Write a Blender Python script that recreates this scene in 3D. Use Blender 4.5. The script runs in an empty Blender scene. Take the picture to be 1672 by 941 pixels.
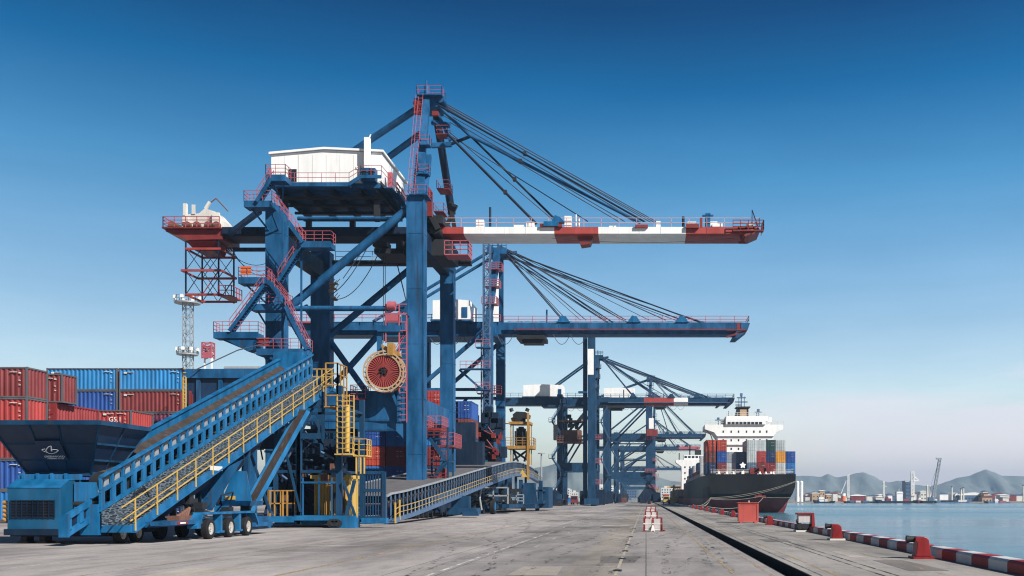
import bpy, math, random
from mathutils import Vector, Matrix
R = math.radians
rnd = random.Random(7)
C = bpy.context.scene.collection
F, VX, VY, H = 1640.0, 1055.0, 814.0, 2.2      # focal length in photo pixels, vanishing point of the quay, eye height

def P(px, py, d):
    """the point at depth d (metres along the quay) that the photo shows at pixel px, py"""
    return Vector(((px - VX) * d / F, d, H + (VY - py) * d / F))
def S(r, g, b):
    f = lambda c: (c / 255 / 12.92) if c / 255 <= .04045 else ((c / 255 + .055) / 1.055) ** 2.4
    return (f(r), f(g), f(b), 1)

# ------------------------------------------------------------------ mesh builder
class MB:
    def __init__(s): s.v = []; s.f = []; s.m = []; s.sm = []; s.calls = []
    def add(s, vs, fs, mi=0, smooth=False):
        o = len(s.v); s.calls.append((o, len(s.f))); s.v += [Vector(p) for p in vs]
        for f in fs: s.f.append([o + i for i in f]); s.m.append(mi); s.sm.append(smooth)
        return s
    def hexa(s, p, mi=0):      # 0-3 bottom ring, 4-7 top ring
        return s.add(p, [(3,2,1,0),(4,5,6,7),(0,1,5,4),(1,2,6,5),(2,3,7,6),(3,0,4,7)], mi)
    def box(s, x0, x1, y0, y1, z0, z1, mi=0):
        return s.hexa([(x0,y0,z0),(x1,y0,z0),(x1,y1,z0),(x0,y1,z0),(x0,y0,z1),(x1,y0,z1),(x1,y1,z1),(x0,y1,z1)], mi)
    def beam(s, p, q, w, h=None, mi=0, up=(0,0,1)):
        p, q = Vector(p), Vector(q); h = h or w
        d = (q - p).normalized(); up = Vector(up)
        if abs(d.dot(up)) > .98: up = Vector((0,1,0))
        a = d.cross(up).normalized() * w / 2; b = a.cross(d).normalized() * h / 2
        return s.hexa([p-a-b, p+a-b, q+a-b, q-a-b, p-a+b, p+a+b, q+a+b, q-a+b], mi)
    def tube(s, p, q, r, n=8, mi=0, r2=None, cap=True):
        p, q = Vector(p), Vector(q); r2 = r if r2 is None else r2
        d = (q - p).normalized(); up = Vector((0,0,1)) if abs(d.z) < .95 else Vector((0,1,0))
        a = d.cross(up).normalized(); b = a.cross(d)
        ring = [(math.cos(2*math.pi*i/n), math.sin(2*math.pi*i/n)) for i in range(n)]
        vs = [p + (a*c + b*t) * r for c, t in ring] + [q + (a*c + b*t) * r2 for c, t in ring]
        s.add(vs, [(i, (i+1) % n, n+(i+1) % n, n+i) for i in range(n)], mi, n > 5)
        if cap: s.add(vs, [tuple(range(n-1,-1,-1)), tuple(range(n, 2*n))], mi)
        return s
    def wire(s, pts, r, n=5, mi=0):
        for a, b in zip(pts, pts[1:]): s.tube(a, b, r, n, mi)
        return s
    def prism(s, poly, e, mi=0):        # poly: 3D outline, e: extrusion
        n = len(poly); poly = [Vector(p) for p in poly]; e = Vector(e)
        return s.add(poly + [p + e for p in poly], [tuple(range(n-1,-1,-1)), tuple(range(n, 2*n))] + [(i,(i+1)%n,n+(i+1)%n,n+i) for i in range(n)], mi)
    def quad(s, a, b, c, d, mi=0): return s.add([a,b,c,d], [(0,1,2,3)], mi)
    def rail(s, pts, h=1.1, step=1.6, r=.035, mids=1, mi=0, up=(0,0,1)):
        up = Vector(up)
        for a, b in zip(pts, pts[1:]):
            a, b = Vector(a), Vector(b); n = max(1, round((b-a).length / step))
            for k in range(n+1):
                c = a.lerp(b, k/n); s.beam(c, c + up*h, 2*r, 2*r, mi)
            for k in range(mids+1):
                z = up * h * (k+1)/(mids+1); s.beam(a+z, b+z, 2*r, 2*r, mi)
        return s
    def lattice(s, p, q, w, r, n, d=None, mi=0, x=(1,0,0), y=(0,1,0), rb=None):   # four-legged lattice between p and q
        p, q = Vector(p), Vector(q); d = d or w; rb = rb or r*.6
        x, y = Vector(x)*w/2, Vector(y)*d/2
        cs = [-x-y, x-y, x+y, -x+y]
        for c in cs: s.beam(p+c, q+c, 2*r, 2*r, mi)
        for k in range(n):
            a, b = p.lerp(q, k/n), p.lerp(q, (k+1)/n)
            for i in range(4):
                c0, c1 = cs[i], cs[(i+1)%4]
                s.beam(a+(c0 if k%2 else c1), b+(c1 if k%2 else c0), 2*rb, 2*rb, mi)
                s.beam(b+c0, b+c1, 2*rb, 2*rb, mi)
        return s
    def flight(s, p, q, w=.9, mi=0, out=(0,-1,0)):      # a stair flight: two stringers and treads
        p, q = Vector(p), Vector(q); o = Vector(out) * w
        for k in (0, 1): s.beam(p+o*k, q+o*k, .12, .36, mi)
        n = max(3, round(abs(q.z-p.z)/.3))
        for k in range(n):
            c = p.lerp(q, (k+.5)/n); hv = (q-p); hv.z = 0; hv = hv.normalized()*.13
            s.hexa([c-hv, c+hv, c+hv+o, c-hv+o, c-hv+Vector((0,0,.05)), c+hv+Vector((0,0,.05)), c+hv+o+Vector((0,0,.05)), c-hv+o+Vector((0,0,.05))], mi)
        return s
    def each(s, name, mats, parent=None):       # every piece a mesh of its own
        ends = s.calls[1:] + [(len(s.v), len(s.f))]; out = []; key = None
        for (v0, f0), (v1, f1) in zip(s.calls, ends):
            vs = s.v[v0:v1]
            if key is not None and key == [tuple(v) for v in vs]: m = out[-1]      # the caps of a tube join its side
            else: m = MB(); out.append(m); key = [tuple(v) for v in vs]
            o = len(m.v); m.v += vs
            for f, mi, sm in zip(s.f[f0:f1], s.m[f0:f1], s.sm[f0:f1]): m.f.append([i-v0+o for i in f]); m.m.append(mi); m.sm.append(sm)
        return [m.build(name, mats, parent) for m in out]
    def build(s, name, mats, parent=None, org=None, bevel=0):
        if org is None: org = ORG.get(parent.name, Vector()) if parent else Vector()
        me = bpy.data.meshes.new(name)
        me.from_pydata([v - org for v in s.v], [], s.f)
        for m in (mats if isinstance(mats, (list, tuple)) else [mats]): me.materials.append(m)
        me.polygons.foreach_set('material_index', s.m); me.polygons.foreach_set('use_smooth', s.sm)
        me.update()
        o = bpy.data.objects.new(name, me); C.objects.link(o)
        if parent: o.parent = parent
        else: o.location = org
        ORG[o.name] = org
        if bevel:
            b = o.modifiers.new('Bevel', 'BEVEL'); b.width = bevel; b.segments = 2; b.limit_method = 'ANGLE'
        return o
ORG = {}
def tag(o, label, cat, group=None):
    o['label'] = label; o['category'] = cat
    if group: o['group'] = group
    return o
def struct(o): o['kind'] = 'structure'; return o
def thing(name, label, cat, loc, group=None):
    o = bpy.data.objects.new(name, None); C.objects.link(o); o.location = loc; o.empty_display_size = .5
    ORG[o.name] = Vector(loc); return tag(o, label, cat, group)
def kids(o): return [c for c in bpy.data.objects if c.parent == o]
def copy_tree(o, loc=None, parent=None, label=None):
    c = o.copy(); C.objects.link(c)
    if parent: c.parent = parent
    if loc is not None: c.location = loc
    if label: c['label'] = label
    for k in kids(o): copy_tree(k, parent=c)
    return c

# ------------------------------------------------------------------ materials
def nodes(name):
    m = bpy.data.materials.new(name); m.use_nodes = True
    nt = m.node_tree; b = nt.nodes['Principled BSDF']
    return m, nt, b
def N(nt, t, **kw):
    n = nt.nodes.new(t)
    for k, v in kw.items():
        if k in n.inputs: n.inputs[k].default_value = v
        else: setattr(n, k, v)
    return n
def ramp(nt, fac, stops):
    r = nt.nodes.new('ShaderNodeValToRGB'); e = r.color_ramp.elements
    while len(e) < len(stops): e.new(.5)
    for el, (p, c) in zip(e, stops): el.position = p; el.color = c if len(c) == 4 else (*c, 1)
    nt.links.new(fac, r.inputs[0]); return r
def mixc(nt, fac, a, b, mode='MIX'):
    m = nt.nodes.new('ShaderNodeMix'); m.data_type = 'RGBA'; m.blend_type = mode
    for s_, v in ((0, fac), (6, a), (7, b)):
        if hasattr(v, 'node'): nt.links.new(v, m.inputs[s_])
        else: m.inputs[s_].default_value = v
    return m.outputs[2]
def coords(nt, scale=(1,1,1)):
    g = nt.nodes.new('ShaderNodeNewGeometry'); mp = nt.nodes.new('ShaderNodeMapping')
    nt.links.new(g.outputs['Position'], mp.inputs['Vector']); mp.inputs['Scale'].default_value = scale
    return mp.outputs['Vector']
def noise(nt, vec, scale, detail=4, rough=.55):
    n = N(nt, 'ShaderNodeTexNoise', Scale=scale, Detail=detail, Roughness=rough)
    nt.links.new(vec, n.inputs['Vector']); return n.outputs['Fac']
def paint(name, col, rough=.45, wear=.25, dirt=(.05,.04,.035,1), scale=.8, metal=0, streak=True, spec=.4):
    """weathered paint: uneven fading, vertical run-off stains and specks of dirt"""
    m, nt, b = nodes(name)
    v = coords(nt)
    fade = ramp(nt, noise(nt, coords(nt, (1,1,.35)), scale, 5), [(.3, (0,0,0)), (.7, (1,1,1))]).outputs[0]
    dark = tuple(c*(1-.55*wear) for c in col[:3]) + (1,)
    light = tuple(min(.9, c*(1+.5*wear)+.03*wear) for c in col[:3]) + (1,)
    c = mixc(nt, fade, dark, light)
    if streak:
        st = ramp(nt, noise(nt, coords(nt, (2.2,2.2,.12)), 1.6, 4), [(.56, (0,0,0)), (.75, (1,1,1))]).outputs[0]
        mul = N(nt, 'ShaderNodeMath', operation='MULTIPLY'); nt.links.new(st, mul.inputs[0]); mul.inputs[1].default_value = wear*1.1
        c = mixc(nt, mul.outputs[0], c, dirt)
    nt.links.new(c, b.inputs['Base Color'])
    b.inputs['Roughness'].default_value = rough; b.inputs['Metallic'].default_value = metal
    b.inputs['Specular IOR Level'].default_value = spec
    return m
M = dict(
    blue = paint('crane_blue_paint', S(2,76,120), .55, .7, dirt=(.03,.03,.035,1), spec=.2),
    blue2 = paint('machine_blue_paint', S(2,92,140), .5, .6, dirt=(.05,.05,.05,1), scale=1.4, spec=.22),
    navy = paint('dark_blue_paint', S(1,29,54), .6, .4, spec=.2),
    hopper = paint('hopper_blue_paint', S(3,40,72), .5, .35, scale=1.5),
    fade = paint('grey_blue_paint', S(70,96,128), .5, .3),
    red = paint('faded_red_paint', S(118,38,36), .5, .4),
    pink = paint('railing_red_paint', S(166,84,94), .5, .2, streak=False),
    brick = paint('boom_red_paint', S(156,60,54), .5, .3, dirt=(.12,.03,.02,1)),
    white = paint('white_paint', (.8,.8,.79,1), .5, .16, dirt=(.36,.3,.24,1)),
    cream = paint('off_white_paint', (.62,.61,.57,1), .55, .25, dirt=(.25,.2,.14,1)),
    yellow = paint('yellow_paint', S(190,156,78), .45, .3, streak=False),
    ochre = paint('worn_yellow_paint', S(158,118,54), .55, .5, scale=2),
    grey = paint('galvanised_steel', S(158,164,168), .45, .25, metal=.3),
    dark = paint('dark_steel', S(25,27,31), .6, .3, streak=False),  # tone lowered so deck undersides look deep in shade
    black = paint('black_rubber', S(24,24,26), .8, .3, streak=False, spec=.2),
    belt = paint('conveyor_belt_rubber', S(58,51,49), .85, .4, dirt=(.16,.13,.11,1), scale=2, spec=.15),
    belt2 = paint('grey_belt_rubber', S(96,94,96), .85, .3, dirt=(.2,.19,.18,1), scale=1, spec=.15),
    rust = paint('rusty_brown_steel', S(104,70,56), .75, .45, scale=2),
    glass = paint('dark_glass', S(30,40,50), .12, .1, streak=False, spec=.6),
    rim = paint('wheel_rim_grey', S(165,162,158), .5, .4, scale=4, streak=False),
    cable = paint('wire_rope', S(52,62,78), .5, .2, streak=False),
    hull = paint('black_hull_paint', S(15,16,18), .6, .35, dirt=(.035,.025,.02,1), scale=.2, spec=.2),
    eng = paint('shaded_machine_blue', S(3,76,112), .48, .35, scale=1.5),  # machine blue with the shade on the engine front mixed in
    mesh = paint('barrier_mesh_grey', S(186,178,178), .6, .3),
    hullred = paint('red_antifouling', S(128,40,38), .6, .4, scale=.4),
    rope = paint('mooring_rope', S(138,132,122), .9, .2, streak=False),
    green = paint('dark_green_paint', S(34,66,60), .5, .3),
    conc = paint('pale_concrete', S(150,146,138), .85, .3, scale=1.5),
    bred = paint('bollard_red_paint', S(126,28,32), .35, .35, dirt=(.1,.02,.015,1), scale=3),
    salmon = paint('salmon_red_paint', S(178,78,70), .5, .3),
    blue3 = paint('far_and_shaded_blue', S(3,54,86), .55, .45, spec=.2),  # darker blue: far cranes, and shade painted onto the frames below the belt
    reel = paint('reel_red_paint', S(158,66,62), .5, .3, streak=False),
    reeldark = paint('reel_dark_red', S(78,24,26), .6, .3, streak=False),
    rail = paint('pale_red_railing', S(196,150,148), .5, .2, streak=False),
    tan = paint('tan_paint', S(176,146,116), .5, .2),
    orange = paint('orange_paint', S(214,110,50), .5, .3),
)
# ------------------------------------------------------------------ ground
def math_(nt, op, a, b=None):
    n = nt.nodes.new('ShaderNodeMath'); n.operation = op
    for i, v in enumerate((a, b)):
        if v is None: continue
        if hasattr(v, 'node'): nt.links.new(v, n.inputs[i])
        else: n.inputs[i].default_value = v
    return n.outputs[0]
def ground_mat(name, base, stain=1.0, joint=(6.0, 5.0), seed=0):
    m, nt, b = nodes(name)
    v = coords(nt)
    big = noise(nt, coords(nt, (.09,.03,1)), 1.0, 5, .6)
    med = noise(nt, coords(nt, (.8,.22,1)), 1.0, 6, .65)
    fine = noise(nt, v, 9.0, 4, .7)
    d = tuple(x*.52 for x in base[:3]) + (1,); l = tuple(x*1.3 for x in base[:3]) + (1,)
    c = ramp(nt, big, [(.34, d), (.5, base), (.68, l)]).outputs[0]
    c = mixc(nt, .65, c, ramp(nt, med, [(.3, (.26,.26,.27,1)), (.5, (.5,.5,.5,1)), (.72, (.66,.65,.63,1))]).outputs[0], 'OVERLAY')
    c = mixc(nt, .45, c, ramp(nt, fine, [(.25, (.28,.28,.28,1)), (.75, (.7,.7,.7,1))]).outputs[0], 'OVERLAY')
    # tyre and oil stains
    st = noise(nt, coords(nt, (.5,.07,1)), 1.0, 5, .6)
    f = ramp(nt, st, [(.56, (0,0,0)), (.7, (1,1,1))]).outputs[0]
    c = mixc(nt, math_(nt, 'MULTIPLY', f, .6*stain), c, tuple(x*.42 for x in base[:3]) + (1,))
    spot = ramp(nt, noise(nt, coords(nt, (.35,.35,1)), 1.7, 3, .5), [(.66, (0,0,0)), (.76, (1,1,1))]).outputs[0]
    c = mixc(nt, math_(nt, 'MULTIPLY', spot, .3*stain), c, (.035,.034,.034,1))
    pale = ramp(nt, noise(nt, coords(nt, (.12,.5,1)), 1.3, 4, .6), [(.6, (0,0,0)), (.74, (1,1,1))]).outputs[0]
    c = mixc(nt, math_(nt, 'MULTIPLY', pale, .4), c, tuple(min(.6, x*1.7) for x in base[:3]) + (1,))
    # slab joints
    sep = nt.nodes.new('ShaderNodeSeparateXYZ'); g = nt.nodes.new('ShaderNodeNewGeometry'); nt.links.new(g.outputs['Position'], sep.inputs[0])
    wob = math_(nt, 'MULTIPLY', noise(nt, v, .7, 2), .06)
    for ax, per in ((0, joint[0]), (1, joint[1])):
        if not per: continue
        t = math_(nt, 'MODULO', math_(nt, 'ADD', math_(nt, 'ADD', sep.outputs[ax], 6000.0), wob), per)
        k = math_(nt, 'LESS_THAN', t, .05)
        c = mixc(nt, math_(nt, 'MULTIPLY', k, .55), c, (.03,.03,.03,1))
    nt.links.new(c, b.inputs['Base Color']); b.inputs['Roughness'].default_value = .82; b.inputs['Specular IOR Level'].default_value = .25
    bp = N(nt, 'ShaderNodeBump', Strength=.35, Distance=.02); nt.links.new(fine, bp.inputs['Height']); nt.links.new(bp.outputs[0], b.inputs['Normal'])
    return m
M['quay'] = ground_mat('quay_concrete', S(137,132,130))
M['quay2'] = ground_mat('quay_edge_concrete', S(143,138,134), 1.25, (0, 8.0))
M['asph'] = ground_mat('quay_asphalt', S(150,144,142), .8, (7.5, 6.0))
M['strip'] = ground_mat('rail_strip_concrete', S(138,131,124), .6, (0, 4.0))
def worn(name, col, cover=.62):
    m, nt, b = nodes(name)
    f = ramp(nt, noise(nt, coords(nt, (3,.6,1)), 1.2, 6, .7), [(cover-.12, (1,1,1)), (cover+.08, (0,0,0))]).outputs[0]
    b.inputs['Base Color'].default_value = col; b.inputs['Roughness'].default_value = .8
    tr = nt.nodes.new('ShaderNodeBsdfTransparent'); mx = nt.nodes.new('ShaderNodeMixShader')
    nt.links.new(f, mx.inputs[0]); nt.links.new(tr.outputs[0], mx.inputs[1]); nt.links.new(b.outputs[0], mx.inputs[2])
    nt.links.new(mx.outputs[0], nt.nodes['Material Output'].inputs['Surface'])
    return m
M['lyellow'] = worn('worn_yellow_line', S(168,146,108), .5)
M['lyellow2'] = worn('faint_yellow_line', S(164,136,104), .46)
M['lwhite'] = worn('worn_white_line', S(196,193,188), .52)
M['lpale'] = worn('pale_rail_line', S(164,154,138), .6)

EDGE = 11.5
m = MB()
m.box(-3000, 3.93, -60, 2600, -1.2, 0); m.box(4.72, EDGE, -60, 1500, -3.5, 0, 1)
m.box(EDGE, EDGE+.02, -60, 1500, -3.4, -.02, 1)
struct(m.build('quay_ground', [M['quay'], M['quay2']]))
m = MB(); m.quad((-200,-40,.004), (-6.9,-40,.004), (-6.9,900,.004), (-200,900,.004)); struct(m.build('asphalt_road', M['asph']))
m = MB(); m.quad((-2.45,-40,.004), (-.95,-40,.004), (-.95,600,.004), (-2.45,600,.004)); struct(m.build('concrete_strip', M['strip']))
m = MB()      # cable trench: floor, walls and two steel edges
m.box(3.93, 4.72, -60, 1500, -.5, -.45); m.box(3.93, 3.98, -60, 1500, -.45, -.004); m.box(4.67, 4.72, -60, 1500, -.45, -.004)
m.box(4.28, 4.36, -60, 1500, -.45, -.3, 1)
struct(m.build('crane_rail_trench', [M['black'], M['dark']]))
def line(name, x, w, y0, y1, mat, z=.008, dash=None, skew=0):
    m = MB(); y = y0
    while y < y1:
        e = min(y1, y + (dash[0] if dash else y1))
        m.quad((x-w/2+skew*y, y, z), (x+w/2+skew*y, y, z), (x+w/2+skew*e, e, z), (x-w/2+skew*e, e, z))
        y = e + (dash[1] if dash else 0)
    return struct(m.build(name, mat))
line('yellow_line', 2.56, .13, 15, 400, M['lyellow'])
line('yellow_line', 3.6, .12, 15, 60, M['lyellow2'])
line('yellow_line', 5.45, .13, 15, 400, M['lyellow'])
line('yellow_line', 8.6, .14, 15, 300, M['lyellow2'])
line('yellow_line', -10.5, .2, 15, 200, M['lyellow'], .01)
line('yellow_line', -16, .2, 20, 200, M['lyellow2'], .01)
line('white_line', -6.2, .13, 22, 60, M['lwhite'], .01, (7.5, .6))
line('white_line', -6.2, .13, 62, 330, M['lwhite'], .01, (5, 6))
line('white_line', -20, .14, 20, 37, M['lwhite'], .01)
line('white_line', -5.0, .12, 45, 320, M['lwhite'], .01, (2, 7))
line('white_line', -.88, .1, 15, 330, M['lpale'])
M['ldark'] = worn('worn_dark_groove', S(44,42,42), .56)
line('rail_groove', 6.75, .05, 15, 500, M['ldark'], .012)
line('rail_groove', 7.15, .05, 15, 500, M['ldark'], .012)
line('rail_groove', 5.0, .035, 15, 500, M['ldark'], .012)
for y in (30.2, 36.2, 41.5, 47, 57, 73):          # iron lids sunk along the pale line
    m = MB(); m.box(-1.0, -.74, y, y+.6, .0, .02); m.box(-.95,-.79, y+.1, y+.5, .02,.035)
    tag(m.build('ground_plate', M['dark'], org=Vector((-.88, y, 0))), 'small dark iron plate set in the pale line along the quay', 'ground plate', 'iron plates in the pale quay line')

# repaired patches in the paving, each a thin skin on the quay
r8 = random.Random(4); M['patch'] = ground_mat('patch_asphalt', S(112,107,104), 1.2, (0,0)); M['patch2'] = ground_mat('patch_concrete', S(158,150,142), .8, (0,0))
for k in range(26):
    y = 18 + 1.6*k**1.35 + r8.uniform(0,6); x = r8.uniform(-16,3.2) if k % 3 else r8.uniform(5.8,9.6); w_ = r8.uniform(.8,2.6) if x < 4 else r8.uniform(.6,1.3); l_ = r8.uniform(1.2,6)
    if x+w_ > 3.9 and x < 4.8 or x+w_ > 10.6: continue
    j = lambda: r8.uniform(-.12,.12)
    m = MB(); m.quad((x+j(),y+j(),.0062), (x+w_+j(),y+j(),.0062), (x+w_+j(),y+l_+j(),.0062), (x+j(),y+l_+j(),.0062)); struct(m.build('paving_patch', M['patch' if k % 2 else 'patch2']))
M['tyre'] = worn('tyre_marks', S(84,80,79), .4)
for k in range(9):
    x = r8.uniform(-13,2); c_ = r8.uniform(-.004,.004); y0_ = r8.uniform(14,60); m = MB()
    for o_ in (0, 2.0):
        for q in range(24): ya, yb2 = y0_+q*3, y0_+q*3+3; xa, xb = x+o_+c_*(ya-y0_)**2, x+o_+c_*(yb2-y0_)**2; m.quad((xa,ya,.0075), (xa+.28,ya,.0075), (xb+.28,yb2,.0075), (xb,yb2,.0075)) if xb < 3.4 and xa < 3.4 else None
    if m.v: struct(m.build('tyre_mark', M['tyre']))

# striped kerb along the quay edge, broken at the first bollard
m_, nt, b = nodes('striped_kerb_paint')
sep = nt.nodes.new('ShaderNodeSeparateXYZ'); g = nt.nodes.new('ShaderNodeNewGeometry'); nt.links.new(g.outputs['Position'], sep.inputs[0])
k = math_(nt, 'LESS_THAN', math_(nt, 'MODULO', math_(nt, 'ADD', sep.outputs[1], 100.45), 3.3), 1.65)
chip = ramp(nt, noise(nt, coords(nt), 3.2, 5, .7), [(.66, (0,0,0)), (.74, (1,1,1))]).outputs[0]
c = mixc(nt, k, S(206,208,210), S(150,24,28))
grime = ramp(nt, noise(nt, coords(nt), 1.1, 5), [(.3, (.55,.55,.55,1)), (.65, (1,1,1,1))]).outputs[0]
c = mixc(nt, .7, c, grime, 'MULTIPLY'); c = mixc(nt, chip, c, S(120,112,104))
nt.links.new(c, b.inputs['Base Color']); b.inputs['Roughness'].default_value = .6
M['kerb'] = m_
def kerb(y0, y1):
    m = MB(); x0, x1 = 10.75, 11.3
    m.prism([(x0, y0, 0), (x1, y0, 0), (x1, y0, .38), (x0+.08, y0, .38), (x0, y0, .3)], (0, y1-y0, 0))
    return m.build('quay_kerb', M['kerb'], org=Vector((11, y0, 0)))
tag(kerb(10, 38.5), 'red and white striped kerb piece nearest the camera, right of the first bollard', 'kerb')
tag(kerb(39.5, 1200), 'long red and white striped kerb running along the quay edge towards the ship', 'kerb')

# ------------------------------------------------------------------ water
WZ = -1.5
m_, nt, b = nodes('harbour_water')
b.inputs['Base Color'].default_value = S(40,84,100); b.inputs['Roughness'].default_value = .12; b.inputs['IOR'].default_value = 1.33
n1 = noise(nt, coords(nt, (.35,.9,1)), 1.0, 6, .6); n2 = noise(nt, coords(nt, (.03,.06,1)), 1.0, 4, .6); n3 = noise(nt, coords(nt, (.004,.014,1)), 1.0, 3, .5)
bp = N(nt, 'ShaderNodeBump', Strength=.55, Distance=.35); nt.links.new(math_(nt, 'ADD', n1, math_(nt, 'MULTIPLY', n2, 3.0)), bp.inputs['Height']); nt.links.new(bp.outputs[0], b.inputs['Normal'])
c = ramp(nt, n3, [(.35, S(46,94,112)), (.65, S(66,114,130))]).outputs[0]; nt.links.new(c, b.inputs['Base Color'])
rr = ramp(nt, n3, [(.35, (.1,.1,.1)), (.65, (.28,.28,.28))]).outputs[0]; nt.links.new(rr, b.inputs['Roughness'])
m = MB(); m.quad((EDGE-.5,-150,WZ), (3900,-150,WZ), (3900,3600,WZ), (EDGE-.5,3600,WZ)); struct(m.build('water', m_))

# ------------------------------------------------------------------ hills
m_, nt, b = nodes('hazed_hill_scrub')
n1 = noise(nt, coords(nt), .012, 6, .65); n2 = noise(nt, coords(nt, (1,.4,1)), .03, 5, .6)
c = ramp(nt, n1, [(.35, (.13,.16,.155,1)), (.55, (.16,.185,.17,1)), (.7, (.23,.235,.21,1))]).outputs[0]  # scrub tones paled and blued, part of the haze put into the colour
c = mixc(nt, ramp(nt, n2, [(.6, (0,0,0)), (.72, (1,1,1))]).outputs[0], c, (.2,.18,.15,1))
nt.links.new(c, b.inputs['Base Color']); b.inputs['Roughness'].default_value = .9
M['hill'] = m_
def hills(name, sil, d, depth, base, seed):
    """terrain whose skyline follows the outline sil (photo px, py) at distance d, falling away on both sides"""
    r = random.Random(seed); m = MB(); n, k = 220, 22
    x0, x1 = sil[0][0], sil[-1][0]
    def top(px):
        for (a, ya), (b_, yb) in zip(sil, sil[1:]):
            if a <= px <= b_:
                t = (px-a)/(b_-a); t2 = t*t*(3-2*t); t = .5*t + .5*t2; return ya + (yb-ya)*t
    ph = [r.uniform(0, 6) for _ in range(8)]
    def nz(x, y): return (math.sin(x*.021+ph[0]+y*.008) + .6*math.sin(x*.047+ph[1]-y*.018) + .35*math.sin(x*.11+ph[2]+y*.05) + .25*math.sin(x*.23+y*.09+ph[3]))/2.2
    vs = []
    for j in range(k+1):
        v = j/k*2-1                                   # -1 front, 0 ridge, 1 back
        for i in range(n+1):
            p = P(x0+(x1-x0)*i/n, top(x0+(x1-x0)*i/n), d)
            prof = max(0, 1-abs(v))**(1.15 + .35*nz(p.x*1.7, v*100))
            h = max(0, p.z - base)
            z = base + h*prof + (nz(p.x*2.2, v*300)*.13*h*(1-prof)*prof*4 if 0 < prof < 1 else 0)
            vs.append((p.x*(1+v*depth/d*.5), d+v*depth, z if abs(v) < .999 else base-3))
    fs = [(j*(n+1)+i, j*(n+1)+i+1, (j+1)*(n+1)+i+1, (j+1)*(n+1)+i) for j in range(k) for i in range(n)]
    m.add(vs, fs, 0, True); return struct(m.build(name, M['hill']))
hills('hill_range', [(1180,800),(1240,786),(1290,778),(1318,777),(1340,779),(1352,774),(1366,780),(1384,777),(1397,773),(1410,771.5),(1424,777),(1440,785),(1452,788),(1466,785),(1478,787),(1495,792),(1515,794),(1530,792),(1548,786),(1565,780),(1580,778),(1598,771),(1609,766.5),(1622,771),(1636,777),(1660,777.5),(1690,779),(1760,784),(1850,776),(1960,790),(2100,806)], 3250, 400, -1, 3)
hills('hill_range', [(700,800),(780,782),(850,768),(890,762),(912,756),(930,759),(960,768),(990,775),(1030,770),(1060,776),(1100,786),(1140,790),(1200,800),(1260,808)], 2400, 400, -1, 5)
m = MB(); vs = []                                      # far shore: a low strip of land beyond the water
m.prism([(40,790,-3), (2400,760,-3), (3700,1200,-3), (3700,3580,-3), (-1200,3580,-3), (-1200,1560,-3), (20,1520,-3)], (0,0,2.6))
struct(m.build('far_shore', M['strip']))
# ------------------------------------------------------------------ the big crane in front
SX, LX, Y0, Y1, YM = -25.1, -40.5, 110, 126, 118
c1 = thing('container_crane', 'nearest tall blue container crane with a white machine house and red and white boom', 'crane', (-32, 118, 0), 'container cranes along the quay')
def part(m, name, mats, root=c1, label=None, bevel=0):
    o = m.build(name, mats, root, bevel=bevel)
    if label: o['label'] = label
    return o
def leg(x, y, w, d, z0, z1):
    m = MB(); m.box(x-w/2, x+w/2, y-d/2, y+d/2, z0, z1)
    for z in range(int(z0)+5, int(z1), 6): m.box(x-w/2-.03, x+w/2+.03, y-d/2-.03, y+d/2+.03, z, z+.12)   # splice plates
    m.box(x-w/2-.04, x-w/2+.1, y-d/2-.04, y-d/2, z0, z1); m.box(x+w/2-.1, x+w/2+.04, y-d/2-.04, y-d/2, z0, z1)
    return part(m, 'leg', M['blue'])
leg(SX, Y0, 1.85, 1.6, 2.2, 35.2); leg(-24.85, Y1, 1.6, 1.6, 2.2, 34)
leg(LX+.1, Y0, 1.9, 1.6, 2.2, 34); leg(LX-.1, Y1, 2.3, 1.8, 2.2, 33)
for x in (SX, LX):                                     # sill beams on wheeled bogies
    m = MB(); m.box(x-.8, x+.8, Y0-3, Y1+3, 2.2, 3.9); part(m, 'sill_beam', M['blue'])
    for y in (Y0-.5, Y0+4, Y1-4, Y1+.5):
        m = MB(); m.prism([(x-.5,y-1.9,.5),(x-.5,y+1.9,.5),(x-.5,y+1.2,1.5),(x-.5,y+.4,2.18),(x-.5,y-.4,2.18),(x-.5,y-1.2,1.5)], (1,0,0))
        b = part(m, 'bogie', M['navy'])
        for k in (-1.2, 1.2):
            m = MB(); m.tube((x-.6, y+k, .36), (x+.6, y+k, .36), .36, 14); m.build('wheel', M['dark'], b)
for y in (Y0, Y1):                                     # portal beams with a curved gusset
    m = MB(); m.box(LX-1, SX-.95, y-.7, y+.7, 10.6, 13.9); m.box(LX-1, SX-.95, y-.75, y-.7, 13.6, 13.75); m.box(LX-1, SX-.95, y-.75, y-.7, 10.75, 10.9)
    arc = [(SX-.95, y-.5, 10.6)] + [(SX-.95-4.6*(1-math.cos(t*math.pi/2/6))*1.0, y-.5, 10.6-3.2*(1-math.sin(t*math.pi/2/6))) for t in range(0,7)]
    m.prism(arc, (0,1,0)); part(m, 'portal_beam', M['blue'])
m = MB(); m.box(SX-.6, SX+.6, Y0+.8, Y1-.8, 11, 13.2); part(m, 'portal_tie', M['blue'])
m = MB(); m.box(LX-.6, LX+.6, Y0+.8, Y1-.8, 11, 13.2); part(m, 'portal_tie', M['blue'])
m = MB(); m.box(SX-.6, SX+.6, Y0+.8, Y1-.8, 30, 32); m.box(LX-.6, LX+.6, Y0+.8, Y1-.8, 29.5, 31.5); m.each('top_tie', M['navy'], c1)
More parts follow.
